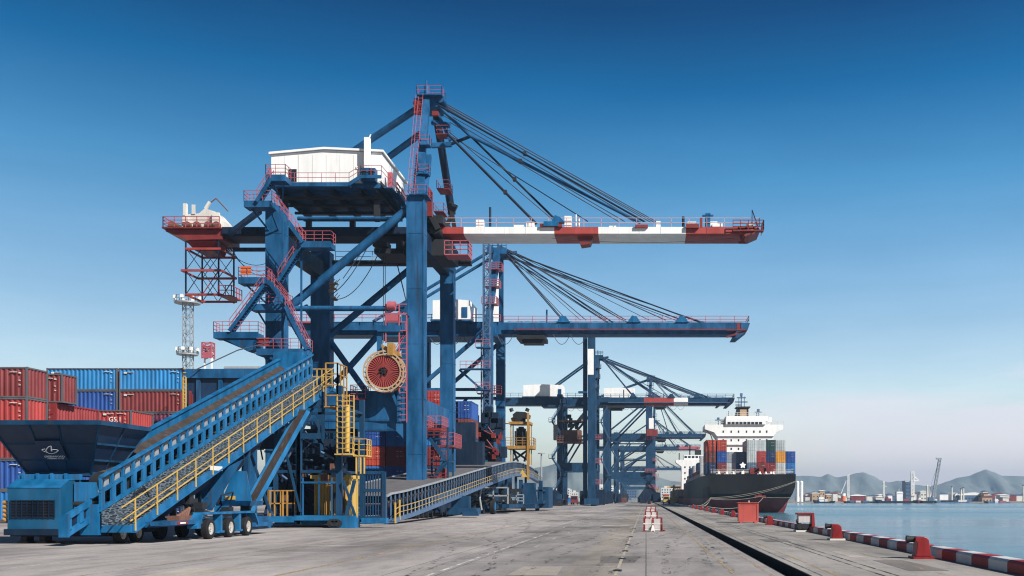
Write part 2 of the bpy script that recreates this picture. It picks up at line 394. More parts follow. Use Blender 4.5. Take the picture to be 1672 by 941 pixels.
# braces
for y, r in ((Y0, .47), (Y1, .42)):
    a, b_ = P(668,340,Y0), P(482,494,Y0); b_ += (b_-a)*.1; a.y = b_.y = y
    m = MB(); m.tube(a, b_, r, 12); part(m, 'brace', M['blue'])
    a, b_ = P(468,504,Y0), P(668,504,Y0); a.y = b_.y = y
    m = MB(); m.tube(a, b_, .3, 10); part(m, 'brace', M['blue'])
for a, b_, r in ((P(498,500,Y1), P(598,640,Y1), .38), (P(548,625,Y1), P(624,540,Y1), .38), (P(486,357,113), P(650,357,113), .22)):
    m = MB(); m.tube(a, b_, r, 10); part(m, 'brace', M['blue'])
# girder (box) and red tail
zb, zt = 32.1, 34.1
def hexgirder(m, x0, x1, mi, y0=116, y1=120.4):
    pr = [(y0,33.55),(y0,32.78),(y0+.5,32.6),(y1-.5,32.6),(y1,32.78),(y1,33.55)]
    m.prism([(x0, y, z) for y, z in pr], (x1-x0,0,0), mi)
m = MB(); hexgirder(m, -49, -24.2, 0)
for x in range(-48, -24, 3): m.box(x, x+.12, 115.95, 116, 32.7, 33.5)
part(m, 'girder', M['navy'])  # navy instead of crane blue: shade of the machine house painted in
m = MB(); z = 33.75
m.prism([(-55.6,116.2,33.3),(-49.05,116.2,33.3),(-49.05,116.2,32.2),(-53,116.2,32.1),(-55.6,116.2,33.1)][::-1], (0,5,0))
m.box(-55.8, -49.05, 115.7, 121.4, 33.32, 33.5)
m.prism([(-53.4,116.4,32.08),(-49.8,116.4,32.08),(-50.6,117.2,31.1),(-52.6,117.2,31.1)][::-1],(0,3.4,0))
tail = part(m, 'tail_platform', M['red'])
m = MB(); m.rail([(-49.2,115.8,33.5),(-55.7,115.8,33.5),(-55.7,121.3,33.5),(-49.2,121.3,33.5)], 1.2, 1.4, .04, 2)
m.build('railing', M['pink'], tail)
# white maintenance gear on the tail
wm = MB(); g = Vector((0,0,0))
wm.prism([(-54.1,117,33.5),(-49.3,117,33.5),(-49.3,117,34.6),(-50.2,117,35.6),(-51.4,117,36.0),(-52.1,117,35.4),(-53.6,117,35.3),(-54.1,117,34.7)][::-1], (0,2.6,0))
wm.box(-52.9,-52.5,116.9,117,35.3,36.4); wm.box(-54.0,-53.6,117.1,117.5,35.2,36.6); wm.beam((-51.4,117.2,36),(-50.9,117.2,36.8),.3)
wm.box(-50.4,-49.6,116.6,116.95,34.2,35.4); wm.box(-53.9,-53.2,116.7,116.95,34.3,35.0)
hoist = part(wm, 'tail_winch', M['cream'])
m = MB()
for x in (-53.3,-52.2,-50.9,-49.9): m.tube((x,116.55,33.95),(x,117,33.95),.42,14)
m.wire([(-51.2,117.5,36.6),(-50.3,117.5,37.3),(-48.9,117.5,35.8)], .07); m.tube((-55.1,116.6,34),(-55.1,118,34),.42,12); m.box(-54.6,-54.2,116.8,118,33.5,34)
m.each('winch_drum', M['rust'], hoist)
# red hanging frame under the tail
bk = MB(); fr = MB(); DK = MB()
for x, zlow in ((-53.3,25.6),(-49.5,25.6)):
    for y in (116.3, 120.6): DK.beam((x,y,32),(x,y,zlow),.15)
for y in (116.3, 120.6):
    for a, b_ in ((-53.3,-51.4),(-49.5,-51.4)):
        DK.beam((a,y,31.2),(b_,y,28.6),.07); DK.beam((b_,y,28.6),(a,y,25.8),.07); DK.beam((b_,y,31.2),(a,y,28.6),.06); DK.beam((a,y,28.6),(b_,y,25.8),.06)
for z, xa, xb in ((28.6,-53.8,-49.2),(25.8,-53.3,-49.2),(31.1,-53.3,-49.2)):
    for y in (116.3,120.6): fr.beam((xa,y,z),(xb,y,z),.24)
    fr.beam((xa,116.3,z),(xa,120.6,z),.2); fr.beam((xb,116.3,z),(xb,120.6,z),.2)
fr.box(-49.3,-47.9,116,119,25.55,25.7); fr.rail([(-49.3,116,25.7),(-47.9,116,25.7),(-47.9,119,25.7)],1.1,.8,.04)
for y in (116.3, 120.6):
    fr.beam((-49.5,y,28.5),(-51.4,y,25.8),.08)
hb = fr.each('cradle_beam', M['brick'], c1); DK.each('hanger', M['navy'], c1)
m = MB()
m.beam((-49,117.5,31.3),(-41,117.5,31.3),.4); part(m, 'tail_strut', M['navy']); m = MB(); m.beam(P(376,381,115.9),P(424,345,109),.5); part(m, 'tail_strut', M['blue'])
m = MB()
for k, sg in enumerate((2.0,2.7,3.2)):
    m.wire([(-49+k*.3+7*t/12, 117.2, 31.4-sg*4*(t/12)*(1-t/12)) for t in range(13)], .035, 4)
part(m, 'festoon_cable', M['cable'])
# boom: one box girder in painted lengths
def bx(px): return (px-VX)*116/F
segs = [(-24.15, bx(757), 'brick'), (bx(757), bx(905), 'white'), (bx(905), bx(977), 'brick'), (bx(977), bx(1120), 'white'), (bx(1120), bx(1212), 'brick')]
m = MB(); mats = [M['brick'], M['white']]
for x0, x1, k in segs:
    hexgirder(m, x0, x1, 0 if k == 'brick' else 1)
    for q in range(1, int((x1-x0)/2.4)): m.box(x0+q*2.4, x0+q*2.4+.05, 115.97, 116, 32.72, 33.54, 0 if k == 'brick' else 1)
m.prism([(bx(1212),116,33.55),(bx(1240),116.4,33.5),(bx(1242),116.4,33.2),(bx(1226),116.4,32.7),(bx(1212),116,32.6)][::-1], (0,4,0), 0)
boom = part(m, 'boom', mats)
m = MB(); xt = bx(1240)
m.rail([(-23.4,116.05,33.55),(xt,116.05,33.55),(xt,120.3,33.55),(-23.4,120.3,33.55)], 1.05, 2.0, .028, 1)
m.build('boom_railing', M['rail'], boom)
m = MB(); m.box(bx(1196),bx(1246),115.3,116,32.9,33.05); m.box(bx(1205),bx(1232),115.5,116,33.3,33.45); m.rail([(bx(1196),115.3,33.05),(bx(1246),115.3,33.05),(bx(1246),118,33.05)],1.1,1,.04,2)
m.beam((bx(1215),115.6,32.4),(bx(1238),115.6,33.3),.25); m.beam((bx(1210),116.5,32.7),(bx(1213),116.5,31.9),.3); m.beam((bx(1206),116.5,31.9),(bx(1217),116.5,31.9),.22); m.beam((bx(1217),116.5,32.7),(bx(1213),116.5,31.9),.2)
m.build('tip_platform', M['red'], boom)
m = MB(); m.beam((bx(1238),116,33.5),(bx(1228),116,35.5),.1); m.beam((bx(1228),116,35.5),(bx(1228),116,33.5),.08)
m.tube((bx(1116),116.6,33.5),(bx(1116),116.6,34.9),.16,8); m.tube((-18.1,116.6,33.5),(-18.1,116.6,36.0),.13,8)
m.each('signal_mast', M['navy'], boom)
m = MB()
for px, w, h, y in ((865,.9,.7,116.4),(782,.9,1.0,116.6),(845,1.2,.5,117),(927,.8,1.35,116.3),(1000,.8,.35,116.6),(1130,1.0,.75,116.5),(1166,.9,.9,117),(1172,1.2,.5,116.4),(1226,.9,.5,116.6),(1075,.5,.8,116.5)):
    m.box(bx(px)-w/2, bx(px)+w/2, y, y+.9, 33.56, 33.56+h)
m.tube((bx(940),116.4,33.5),(bx(940),116.4,35.1),.08,6); m.tube((bx(945),116.4,33.5),(bx(945),116.4,34.6),.1,6)
m.each('cabinet', M['white'], boom)
m = MB(); m.box(bx(888),bx(912),115.6,117.4,33.56,34.1); m.prism([(bx(900),115.9,34.1),(bx(922),115.9,34.1),(bx(914),115.9,34.7),(bx(906),115.9,34.9)][::-1],(0,.8,0)); m.box(bx(1152),bx(1160),116.1,117,33.56,35.2); m.box(bx(1147),bx(1165),116.1,116.6,34.9,35.0)
m.each('stay_bracket', M['blue2'], boom)
m = MB(); m.box(bx(882),bx(918),115.7,116.1,33.5,33.85); m.box(bx(1037),bx(1058),115.7,116.3,33.4,33.75); m.box(bx(1120),bx(1141),115.6,116.2,33.35,33.8); m.box(bx(1143),bx(1147),116,116.5,33.5,34.6)
m.prism([(bx(942),116.6,32.6),(bx(968),116.6,32.6),(bx(963),116.6,31.75),(bx(948),116.6,31.6)],(0,1.6,0)); m.each('boom_fitting', M['red'], boom)
m = MB(); m.wire([(bx(900+i*20),116.2,32.3-.5*math.sin(i/15*math.pi)) for i in range(16)], .025, 4); part(m, 'festoon_cable', M['cable'])
# machine house on its raised deck
hx0, hx1 = -41.8, -29.5; hz = 36.9
m = MB(); rx = (530-VX)*112/F
m.prism([(hx0,112,hz+.45),(hx1,112,hz+.45),(hx1,112,40.75),(rx,112,41.05),(hx0,112,40.5)], (0,11,0))
house = part(m, 'machine_house', M['white'])
m = MB(); m.prism([(hx0-.2,111.75,40.52),(rx,111.75,41.08),(hx1+.25,111.75,40.78),(hx1+.25,111.75,41.0),(rx,111.75,41.32),(hx0-.2,111.75,40.76)], (0,11.5,0)); m.build('roof', M['white'], house)
m = MB()
for k in range(1,8): x = hx0+(hx1-hx0)*k/8; m.box(x-.03,x+.03,111.98,112,hz+.45,40.5)
m.box(hx0,hx1,111.97,112,hz+.45,hz+.62); m.build('wall_seam', M['cream'], house)
m = MB(); x = (472-VX)*112/F; m.box(x,x+.85,111.94,112,37.5,38.9); m.build('door', M['glass'], house)
m = MB(); x = (592-VX)*111.7/F; m.box(x,x+1.6,110.9,111.95,37.3,38.7); d_ = m.build('doorway', M['blue'], house)
m = MB(); m.box(x+.2,x+.6,110.86,110.9,37.4,38.5); m.box(x+.9,x+1.45,110.86,110.9,37.5,38.5); m.build('panel', M['glass'], d_)
m = MB(); x = (600-VX)*111.5/F; m.box(x-.3,x+.3,111.2,111.75,38.7,42.2); m.tube((x+.2,111.5,42.2),(x+.35,111.5,42.6),.08); m.box(x-.3-1.1,x-.3-.2,111.92,111.99,38.9,39.2); m.build('vent_stack', M['white'], house)
m = MB()                                              # deck under the house with fascia and beams
m.box(hx0,hx1+.2,112,123,hz-.1,hz+.4); m.box(hx0-.2,(570-VX)*111/F,110.7,110.85,36.6,37.05); m.box((590-VX)*111/F,hx1+.3,110.7,110.85,37.5,37.85); m.beam(((570-VX)*111/F,110.78,36.82),((590-VX)*111/F,110.78,37.68),.15,.4)
m.box(hx0,(570-VX)*111/F,110.85,112,36.75,36.85)
deck = part(m, 'house_deck', M['blue'])
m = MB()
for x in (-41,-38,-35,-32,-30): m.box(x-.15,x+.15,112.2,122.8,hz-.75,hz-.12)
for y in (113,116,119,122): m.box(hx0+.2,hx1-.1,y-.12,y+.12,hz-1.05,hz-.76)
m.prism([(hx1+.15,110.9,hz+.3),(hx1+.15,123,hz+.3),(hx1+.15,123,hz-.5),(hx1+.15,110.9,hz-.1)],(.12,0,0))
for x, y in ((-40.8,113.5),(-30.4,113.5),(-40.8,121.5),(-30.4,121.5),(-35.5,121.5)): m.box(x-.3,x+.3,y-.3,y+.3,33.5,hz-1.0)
m.each('deck_beam', M['dark'], deck)  # near-black colour stands for the shadow beneath the house
m = MB(); xr = (571-VX)*111/F
m.rail([(hx0,110.75,37.05),(xr,110.75,37.05),((590-VX)*111/F,110.75,37.85),(hx1+.3,110.75,37.85),(hx1+1.1,114,37.0),(hx1+1.1,123.2,37.0)], 1.05, 1.5, .024, 1)
m.build('railing', M['pink'], deck)
m = MB(); m.box(hx1+.25,hx1+1.2,112,123.2,36.8,36.92); m.flight((hx1+.5,114,37),(hx1+2.3,122.8,33.8),.8,out=(1,0,0)); m.build('side_stair', M['blue'], deck)
m = MB(); m.rail([(hx1+1.2,114,37),(hx1+3,122.8,33.9)],1.1,1.4,.045,1); m.box(hx1+.4,hx1+.9,113,113.5,37,38.9); m.build('side_stair_railing', M['pink'], deck)
# stair tower: platforms and flights from the ground up to the house
plat = [((443,475),295,107.6),((408,453),337,107.6),((494,548),402,107.6),((399,444),460,107.2),((418,478),503,108.2),((359,431),548,107),((428,510),575,106.8)]
for (a, b_), y, d in plat:
    p, q = P(a,y,d), P(b_,y,d); m = MB(); m.box(p.x,q.x,d-1.6,d,p.z-.55,p.z); m.box(p.x,q.x,d-1.65,d-1.6,p.z-.55,p.z+.12)
    if y in (548,): m.prism([(p.x+1,d-1.5,p.z-.55),(q.x,d-1.5,p.z-.55),(q.x,d-1.5,p.z-1.6),(p.x+3.5,d-1.5,p.z-1.9)],(0,1.4,0))
    for x in (p.x+.5, q.x-.5): m.beam((x,d-.8,p.z-.5),(min(max(x,LX-.5),LX+.9),109.3,p.z-2.2),.14)
    pl = part(m, 'stair_platform', M['blue'])
    m = MB(); m.rail([(p.x,d,p.z),(p.x,d-1.6,p.z),(q.x,d-1.6,p.z),(q.x,d,p.z)],1.2,.9,.024,2); m.build('railing', M['pink'], pl)
    if y in (460,575): m = MB(); m.box(p.x+.2,p.x+1.3,d-1.5,d-1.45,p.z+.4,p.z+1.3); m.build('warning_board', M['orange'] if y==460 else M['red'], pl)
for a, b_, d in (((447,297),(424,333),106.6),((452,337),(499,399),106.4),((496,404),(459,462),106.9),((443,462),(474,503),106.3),((436,468),(380,543),106.1),((471,503),(506,573),106)):
    p, q = P(*a,d), P(*b_,d); m = MB(); m.flight(p,q,.9); fl = part(m, 'stair_flight', M['blue'])
    m = MB(); m.rail([p+Vector((0,-.9,.1)),q+Vector((0,-.9,.1))],1.1,1.3,.024,1); m.rail([p+Vector((0,0,.1)),q+Vector((0,0,.1))],1.1,1.3,.024,1); m.build('handrail', M['pink'], fl)
m = MB(); m.beam(P(492,400,107),P(492,575,107),.18); m.beam(P(443,575,107.5),P(443,640,107.5),.25); m.beam(P(500,575,107.5),P(512,640,107.5),.25); m.beam(P(470,515,107),P(505,575,107),.5); m.each('stair_strut', M['blue'], c1)
# mast (A-frame)
a0, a1 = P(683,324,110), P(697,162,116.5)
m = MB(); m.beam(a0, a0.lerp(a1,.4), 1.2, 1.1); m.beam(a0.lerp(a1,.4), a1, .75, .8)
m.beam(P(693,324,110), P(701,255,113), .5); mast = part(m, 'mast_leg', M['blue'])
m = MB(); m.tube(P(738,350,126), P(711,178,119.5), .48, 12); part(m, 'mast_leg', M['navy'])
lad = MB(); off = Vector((-.55,-.75,0)); n = 40
for k in range(n): lad.beam(a0.lerp(a1,k/n)+off+Vector((-.25,0,0)), a0.lerp(a1,k/n)+off+Vector((.25,0,0)), .03)
for sx in (-.25,.25,): lad.beam(a0+off+Vector((sx,0,0)), a1+off+Vector((sx,0,0)), .045)
for k in range(14):
    c_ = a0.lerp(a1,(k+.5)/14)+off; lad.wire([c_+Vector((-.4,0,0)),c_+Vector((-.4,-.6,0)),c_+Vector((.4,-.6,0)),c_+Vector((.4,0,0))],.018,4)
for sx in (-.4,.4): lad.beam(a0+off+Vector((sx,-.6,0)), a1+off+Vector((sx,-.6,0)), .035)
part(lad, 'mast_ladder', M['pink'])
for px0, px1, py, dd, dep in ((672,701,322,110,2.6),(684,701,285,111,1.1),(685,703,238,112.5,1.2),(683,724,159,116.6,2.0),(714,733,222,118,1.6),(716,736,312,121,2.4),(712,728,350,121,3)):
    p, q = P(px0,py,dd), P(px1,py,dd); m = MB(); m.box(p.x,q.x,dd-dep/2,dd+dep/2,p.z-.1,p.z); pl = part(m, 'mast_platform', M['blue'] if py in (159,285,238,322) else M['red'])
    m = MB(); m.rail([(p.x,dd-dep/2,p.z),(q.x,dd-dep/2,p.z),(q.x,dd+dep/2,p.z),(p.x,dd+dep/2,p.z),(p.x,dd-dep/2,p.z)],.95,1.2,.02,1); m.build('railing', M['pink'], pl)
ap = P(705,168,118)
m = MB(); m.box(ap.x-1.1,ap.x+1.1,116.6,119.6,ap.z-1.0,ap.z); m.tube((ap.x-1.3,116.5,ap.z-.5),(ap.x-1.3,119.7,ap.z-.5),.6,14); m.tube((ap.x+1.3,116.4,ap.z-.1),(ap.x+1.3,119.8,ap.z-.1),.5,14)
m.beam(a1,(ap.x,118,ap.z+.5),.8); m.tube((ap.x-.4,117,ap.z),(ap.x-.4,117,ap.z+1.6),.25,8); m.tube((ap.x-.4,117,ap.z+1.6),(ap.x-.4,117,ap.z+2.2),.1,6)
m.beam(P(705,200,118),P(735,205,118),.5); m.beam(P(705,238,118),P(737,236,118),.5); m.beam(P(712,178,118),P(735,230,118),.35)
part(m, 'mast_head', M['blue'])
m = MB(); m.box(ap.x+.5,ap.x+1.2,115.8,116.2,ap.z-2.3,ap.z-1.8); m.box(ap.x-1.6,ap.x-.9,115.7,116.3,ap.z-2.1,ap.z-.6); m.prism([(P(692,300,112).x,112,33.7),(P(705,300,112).x,112,33.7),(P(705,300,112).x,112,36.5),(P(698,300,112).x,112,37.2)],(0,.6,0))
m.each('mast_bracket', M['red'], c1)
m = MB()                                               # machinery at the boom hinge
m.beam(P(700,345,114),P(716,375,114),.6); m.beam(P(735,330,122),P(742,372,122),.45); m.beam(P(745,335,122),P(728,372,122),.4); m.box(-25.5,-23.2,114.6,121.6,33.6,34.5); m.tube((-24,114,32.8),(-24,122,32.8),.55,12)
m.each('hinge_link', M['dark'], c1)
# stays
def stay(a, b_, r, mat='blue', name='stay', n=8):
    m = MB(); m.tube(a, b_, r, n); return part(m, name, M[mat])
stay(P(684,176,117), P(470,318,124.3), .4, name='backstay'); stay(P(688,218,119), P(520,340,124.6), .38, name='backstay')
for s_ in (-1.4, 1.4):
    stay(P(716,172,118+s_), P(1052,362,118+s_), .12, 'navy', 'forestay')
    stay(P(766,221,118+s_*.6), P(1046,364,118+s_*.6), .19, 'blue', 'forestay')
    stay(P(714,172,118+s_*.6), P(770,224,118+s_*.6), .2, 'blue', 'forestay')
stay(P(731,219,117), P(876,366,117), .16, 'navy', 'forestay'); stay(P(770,224,119), P(911,363,119), .13, 'navy', 'forestay')
stay(P(735,236,118), P(770,222,118), .2, 'navy', 'stay_link')
for a, b_ in (((724,170),(1064,364)),((728,174),(1070,364)),((730,186),(1035,362)),((735,200),(1010,362)),((728,180),(1056,364)),((733,215),(905,361)),((722,166),(1075,364)),((726,190),(1020,362)),((736,222),(960,362)),((728,176),(1044,363))):
    stay(P(*a,118.3), P(*b_,118.3), .06, 'cable', 'wire_rope', 5)
for a, b_, fr_ in (((716,172),(1052,362),.42),((766,221),(1046,364),.3),((731,219),(876,366),.65),((770,224),(911,363),.5)):
    c_ = P(*a,117).lerp(P(*b_,117), fr_); m = MB(); m.box(c_.x-.2,c_.x+.2,116.6,117.2,c_.z-.2,c_.z+.2); part(m, 'stay_joint', M['dark'])
# hanging trolley, walkway and cables under the girder
m = MB(); m.box(P(545,430,123).x,P(770,430,123).x,122.4,123.4,P(545,434,123).z,P(545,427,123).z); m.box(P(622,420,119).x,P(668,420,119).x,116,121,P(600,424,119).z,P(600,416,119).z)
m.box(P(668,400,117).x,P(738,400,117).x,115,121,P(668,424,117).z,P(668,398,117).z); m.box(P(612,400,117).x,P(635,400,117).x,116,118,P(612,405,117).z,P(612,397,117).z); m.box(P(650,400,117).x,P(662,400,117).x,116,119,P(650,414,117).z,P(650,397,117).z)
tr = part(m, 'trolley', M['dark'])
m = MB(); a, b_ = P(548,428,122.3), P(668,428,122.3); m.rail([a,b_],1.3,2,.03,1); m.build('railing', M['grey'], tr)
m = MB(); p, q = P(730,420,115), P(768,420,115); m.box(p.x,q.x,113.5,116,p.z-.12,p.z); m.rail([(p.x,113.5,p.z),(q.x,113.5,p.z),(q.x,116,p.z)],1.5,.9,.045,2); m.build('trolley_platform', M['pink'], tr)
m = MB()
m.wire([P(604+(543-604)*t/10, 395+(480-395)*t/10+22*4*(t/10)*(1-t/10)*.5, 114) for t in range(11)], .05, 5)
m.wire([P(622+(540-622)*t/14, 405+(488-405)*t/14+26*4*(t/14)*(1-t/14), 114.4) for t in range(15)], .05, 5)
m.wire([P(600,398,114),P(560,455,114)], .05, 5)
for px in (626,629): m.wire([P(px,400,118),P(px,560,116)], .04, 4)
m.wire([P(648,430,118),P(664,495,116)], .07, 5); part(m, 'hoist_rope', M['cable'])
m = MB()
for k in range(9): c_ = P(540+rnd.uniform(0,14), 462+rnd.uniform(0,30), 122); m.box(c_.x-.2,c_.x+.2,121.6,122,c_.z-.1,c_.z+.1); m.beam((c_.x,121.8,c_.z),(c_.x+.5,121.8,c_.z+.6),.06)
part(m, 'cable_bracket', M['ochre'])
# cable reel with spokes
rc = P(627,607,107.4); r0 = 2.15
m = MB(); m.tube(rc+Vector((0,-.1,0)), rc+Vector((0,1.0,0)), .32, 14); 
for k in range(40):
    a = 2*math.pi*k/40; u = Vector((math.cos(a),0,math.sin(a)))
    w_ = Vector((-u.z,0,u.x)); i_, o2 = rc+u*.42+Vector((0,-.25,0)), rc+u*1.8+Vector((0,-.14,0))
    m.hexa([i_-w_*.022, i_+w_*.022, o2+w_*.07, o2-w_*.07, i_-w_*.022+Vector((0,.08,0)), i_+w_*.022+Vector((0,.08,0)), o2+w_*.075+Vector((0,.08,0)), o2-w_*.075+Vector((0,.08,0))])
    m.beam(rc+u*.42+Vector((0,.75,0)), rc+u*1.78+Vector((0,.75,0)), .1, .08)
reel = part(m, 'cable_reel', M['reel']); m = MB(); m.tube(rc+Vector((0,.12,0)), rc+Vector((0,.42,0)), 1.8, 40); m.build('reel_disc', M['reeldark'], reel)
m = MB(); n = 48
for k in range(n):
    a, b_ = 2*math.pi*k/n, 2*math.pi*(k+1)/n; u, w = Vector((math.cos(a),0,math.sin(a))), Vector((math.cos(b_),0,math.sin(b_)))
    m.beam(rc+u*1.8-Vector((0,.2,0)), rc+w*1.8-Vector((0,.2,0)), .12, .16); m.beam(rc+u*r0-Vector((0,.2,0)), rc+w*r0-Vector((0,.2,0)), .1, .16)
    m.beam(rc+u*1.85+Vector((0,.8,0)), rc+w*1.85+Vector((0,.8,0)), .1, .16); m.beam(rc+u*r0+Vector((0,.8,0)), rc+w*r0+Vector((0,.8,0)), .1, .14)
    if k % 2 == 0: m.beam(rc+u*1.8-Vector((0,.22,0)), rc+u*r0-Vector((0,.22,0)), .1, .1); m.beam(rc+u*r0-Vector((0,.2,0)), rc+u*r0+Vector((0,.8,0)), .1, .1)
m.build('reel_rim', M['tan'], reel)
m = MB()
for k in range(6):
    a = 2*math.pi*k/6+.2; u = Vector((math.cos(a),0,math.sin(a))); m.beam(rc-Vector((0,.35,0)), rc+u*.5-Vector((0,.35,0)), .14, .1)
m.tube(rc-Vector((0,.4,0)), rc-Vector((0,.2,0)), .22, 12); m.tube(rc+Vector((0,.1,0)), rc+Vector((0,.7,0)), 1.2, 24); m.build('reel_hub', M['dark'], reel)
m = MB(); m.beam(P(652,580,108.6),P(652,690,108.6),.4); m.beam(P(640,640,108.6),P(655,675,108.6),.3); m.beam(P(627,607,108.9),P(655,650,108.9),.4); m.each('reel_bracket', M['blue'], reel)
# drive frame and rail tower above the reel
m = MB(); d = 108.2
for a, b_ in (((630,497),(630,560)),((652,497),(652,640)),((664,515),(664,690))): m.beam(P(*a,d),P(*b_,d),.12)
for y in (497,512,526,540): m.beam(P(628,y,d),P(664,y,d),.1); m.beam(P(628,y,d+1.4),P(664,y,d+1.4),.1)
for y in range(560,690,9): m.beam(P(652,y,d),P(664,y,d),.07)
m.tube(P(633,500,d),P(646,500,d),.5,10); m.box(P(630,520,d).x,P(650,520,d).x,d,d+1.2,P(630,524,d).z,P(630,514,d).z)
part(m, 'service_frame', M['pink'])
m = MB(); m.prism([P(622,562,107.4),P(650,574,107.4),P(654,582,107.4),P(640,578,107.4),P(624,570,107.4)],(0,.8,0)); m.box(P(632,574,107).x,P(642,574,107).x,107,108,P(632,580,107).z,P(632,560,107).z)
m.each('reel_motor', M['ochre'], c1)
m = MB(); m.box(P(618,545,108.6).x,P(655,545,108.6).x,108,109.2,P(618,543,108.6).z,P(618,533,108.6).z); m.beam(P(620,540,108.6),P(620,575,108.6),.5); m.prism([P(652,496,108.5),P(666,488,108.5),P(666,515,108.5),P(652,505,108.5)],(0,.8,0))
m.each('reel_support', M['blue'], c1)
# platforms on the portal beam and between the sea legs
for a, b_, y, d, dd in ((572,594,650,108.2,2.5),(718,740,727,113,5),(696,720,700,112,4)):
    p, q = P(a,y,d), P(b_,y,d); m = MB(); m.box(p.x,q.x,d,d+dd,p.z-.2,p.z); pl = part(m, 'access_platform', M['red'])
    m = MB(); m.rail([(p.x,d+dd,p.z),(p.x,d,p.z),(q.x,d,p.z),(q.x,d+dd,p.z)],1.4,.6,.03,2); m.build('railing', M['pink'], pl)
m = MB()
for z in (3.9,6.4,8.9): m.beam((SX+1,Y0+3,z),(SX+2.8,Y0+3,z),.16); m.beam((SX+2.8,Y0+3,z),(SX+2.8,Y0+6,z),.16)
for x, y in ((SX+1,Y0+3),(SX+2.8,Y0+3),(SX+2.8,Y0+6)): m.beam((x,y,2),(x,y,10.2),.18)
m.flight((SX+1.0,Y0+2.6,4),(SX+2.8,Y0+2.6,6.4),.7); m.flight((SX+2.8,Y0+2.4,6.4),(SX+1.0,Y0+2.4,8.9),.7); part(m, 'leg_stair', M['blue3'])
m = MB(); m.box(SX+1.2,SX+2.4,Y0+3.5,Y0+5,4.2,5.6); m.box(SX+1.1,SX+1.9,Y0+2.8,Y0+3.4,7,8.2); m.rail([(SX+.8,Y0+1.8,3.9),(SX+2.9,Y0+1.8,3.9)],1.1,.6,.035,2); m.rail([(SX+.8,Y0+1.8,6.4),(SX+2.9,Y0+1.8,6.4)],1.1,.6,.035,2); m.rail([(SX+.8,Y0+1.7,8.9),(SX+2.9,Y0+1.7,8.9)],1.1,.6,.035,2); part(m, 'leg_stair_railing', M['red'])
# ------------------------------------------------------------------ text helper
def text_mesh(name, s, size, mat, parent, o, ex, ey, lift=.0, depth=.006):
    cu = bpy.data.curves.new('lettering', 'FONT'); cu.body = s; cu.size = size; cu.extrude = depth; cu.align_x = 'CENTER'; cu.resolution_u = 2
    ob = bpy.data.objects.new('lettering', cu); C.objects.link(ob)
    bpy.context.view_layer.update()
    me = bpy.data.meshes.new_from_object(ob.evaluated_get(bpy.context.evaluated_depsgraph_get()))
    bpy.data.objects.remove(ob); bpy.data.curves.remove(cu)
    ex, ey = Vector(ex).normalized(), Vector(ey).normalized(); ez = ex.cross(ey)
    org = ORG.get(parent.name, Vector()); o = Vector(o) - org
    for v in me.vertices: v.co = o + ex*v.co.x + ey*v.co.y + ez*(v.co.z + lift)
    me.materials.clear(); me.materials.append(mat)
    t = bpy.data.objects.new(name, me); C.objects.link(t); t.parent = parent; ORG[t.name] = org
    return t
def wheel(cx, cy, cz, r, w, root, side=1, rimmat='rim'):
    """a tyre with a shaped shoulder, its rim and hub; side=+1: the face looks towards +X"""
    prof = [(-w/2, r*.62), (-w/2, r*.9), (-w*.36, r), (w*.36, r), (w/2, r*.9), (w/2, r*.62), (w*.25, r*.58)]
    n = 28; m = MB(); vs = [(cx+side*px, cy+math.cos(2*math.pi*k/n)*pr, cz+math.sin(2*math.pi*k/n)*pr) for k in range(n) for px, pr in prof]
    q = len(prof); m.add(vs, [(k*q+i, k*q+i+1, ((k+1)%n)*q+i+1, ((k+1)%n)*q+i) for k in range(n) for i in range(q-1)])
    m.tube((cx-side*w*.5,cy,cz),(cx-side*w*.4,cy,cz), r*.62, n)
    t = m.build('wheel', M['black'], root)
    m = MB(); prof = [(w*.3, r*.6), (w*.46, r*.58), (w*.2, r*.44), (w*.05, r*.3), (w*.16, r*.22), (w*.3, r*.16), (w*.3, .001)]; q = len(prof)
    vs = [(cx+side*px, cy+math.cos(2*math.pi*k/n)*pr, cz+math.sin(2*math.pi*k/n)*pr) for k in range(n) for px, pr in prof]
    m.add(vs, [(k*q+i, k*q+i+1, ((k+1)%n)*q+i+1, ((k+1)%n)*q+i) for k in range(n) for i in range(q-1)], 0, True)
    for k in range(8):
        a = 2*math.pi*k/8; m.tube((cx+side*w*.1,cy+math.cos(a)*r*.33,cz+math.sin(a)*r*.33),(cx+side*w*.3,cy+math.cos(a)*r*.33,cz+math.sin(a)*r*.33),r*.045,6)
    m.build('rim', M[rimmat], t); return t

# ------------------------------------------------------------------ conveyor with hopper in front left
cv = thing('mobile_conveyor', 'blue mobile belt conveyor with a big dark hopper and yellow handrail climbing to the right', 'conveyor', (-26, 56, 0))
SL, YB, YT = .335, 48.0, 78.0
def zc(y, o=0): return .62 + SL*(y-YB) + o                  # height of the walkway edge
def cb(m, x, y0, y1, o0, o1, w=.12, mi=0):                   # sloping chord from height offset o0 to o1
    m.hexa([(x-w/2,y0,zc(y0,o0)),(x+w/2,y0,zc(y0,o0)),(x+w/2,y1,zc(y1,o0)),(x-w/2,y1,zc(y1,o0)),(x-w/2,y0,zc(y0,o1)),(x+w/2,y0,zc(y0,o1)),(x+w/2,y1,zc(y1,o1)),(x-w/2,y1,zc(y1,o1))], mi)
XO, XI, XF = -24.5, -26.0, -28.0
def cpart(m, name, mat, root=cv, **k): return part(m, name, M[mat], root, **k)
m = MB(); cb(m, XI, YB-.2, YT, 1.0, 1.2); cb(m, XI, YB-.2, YT, 1.86, 2.04); cb(m, XI, YB-.2, YT, 2.52, 2.68); cb(m, XI+.08, YB-.2, YT, 2.64, 2.74, .2)
y = YB-.2
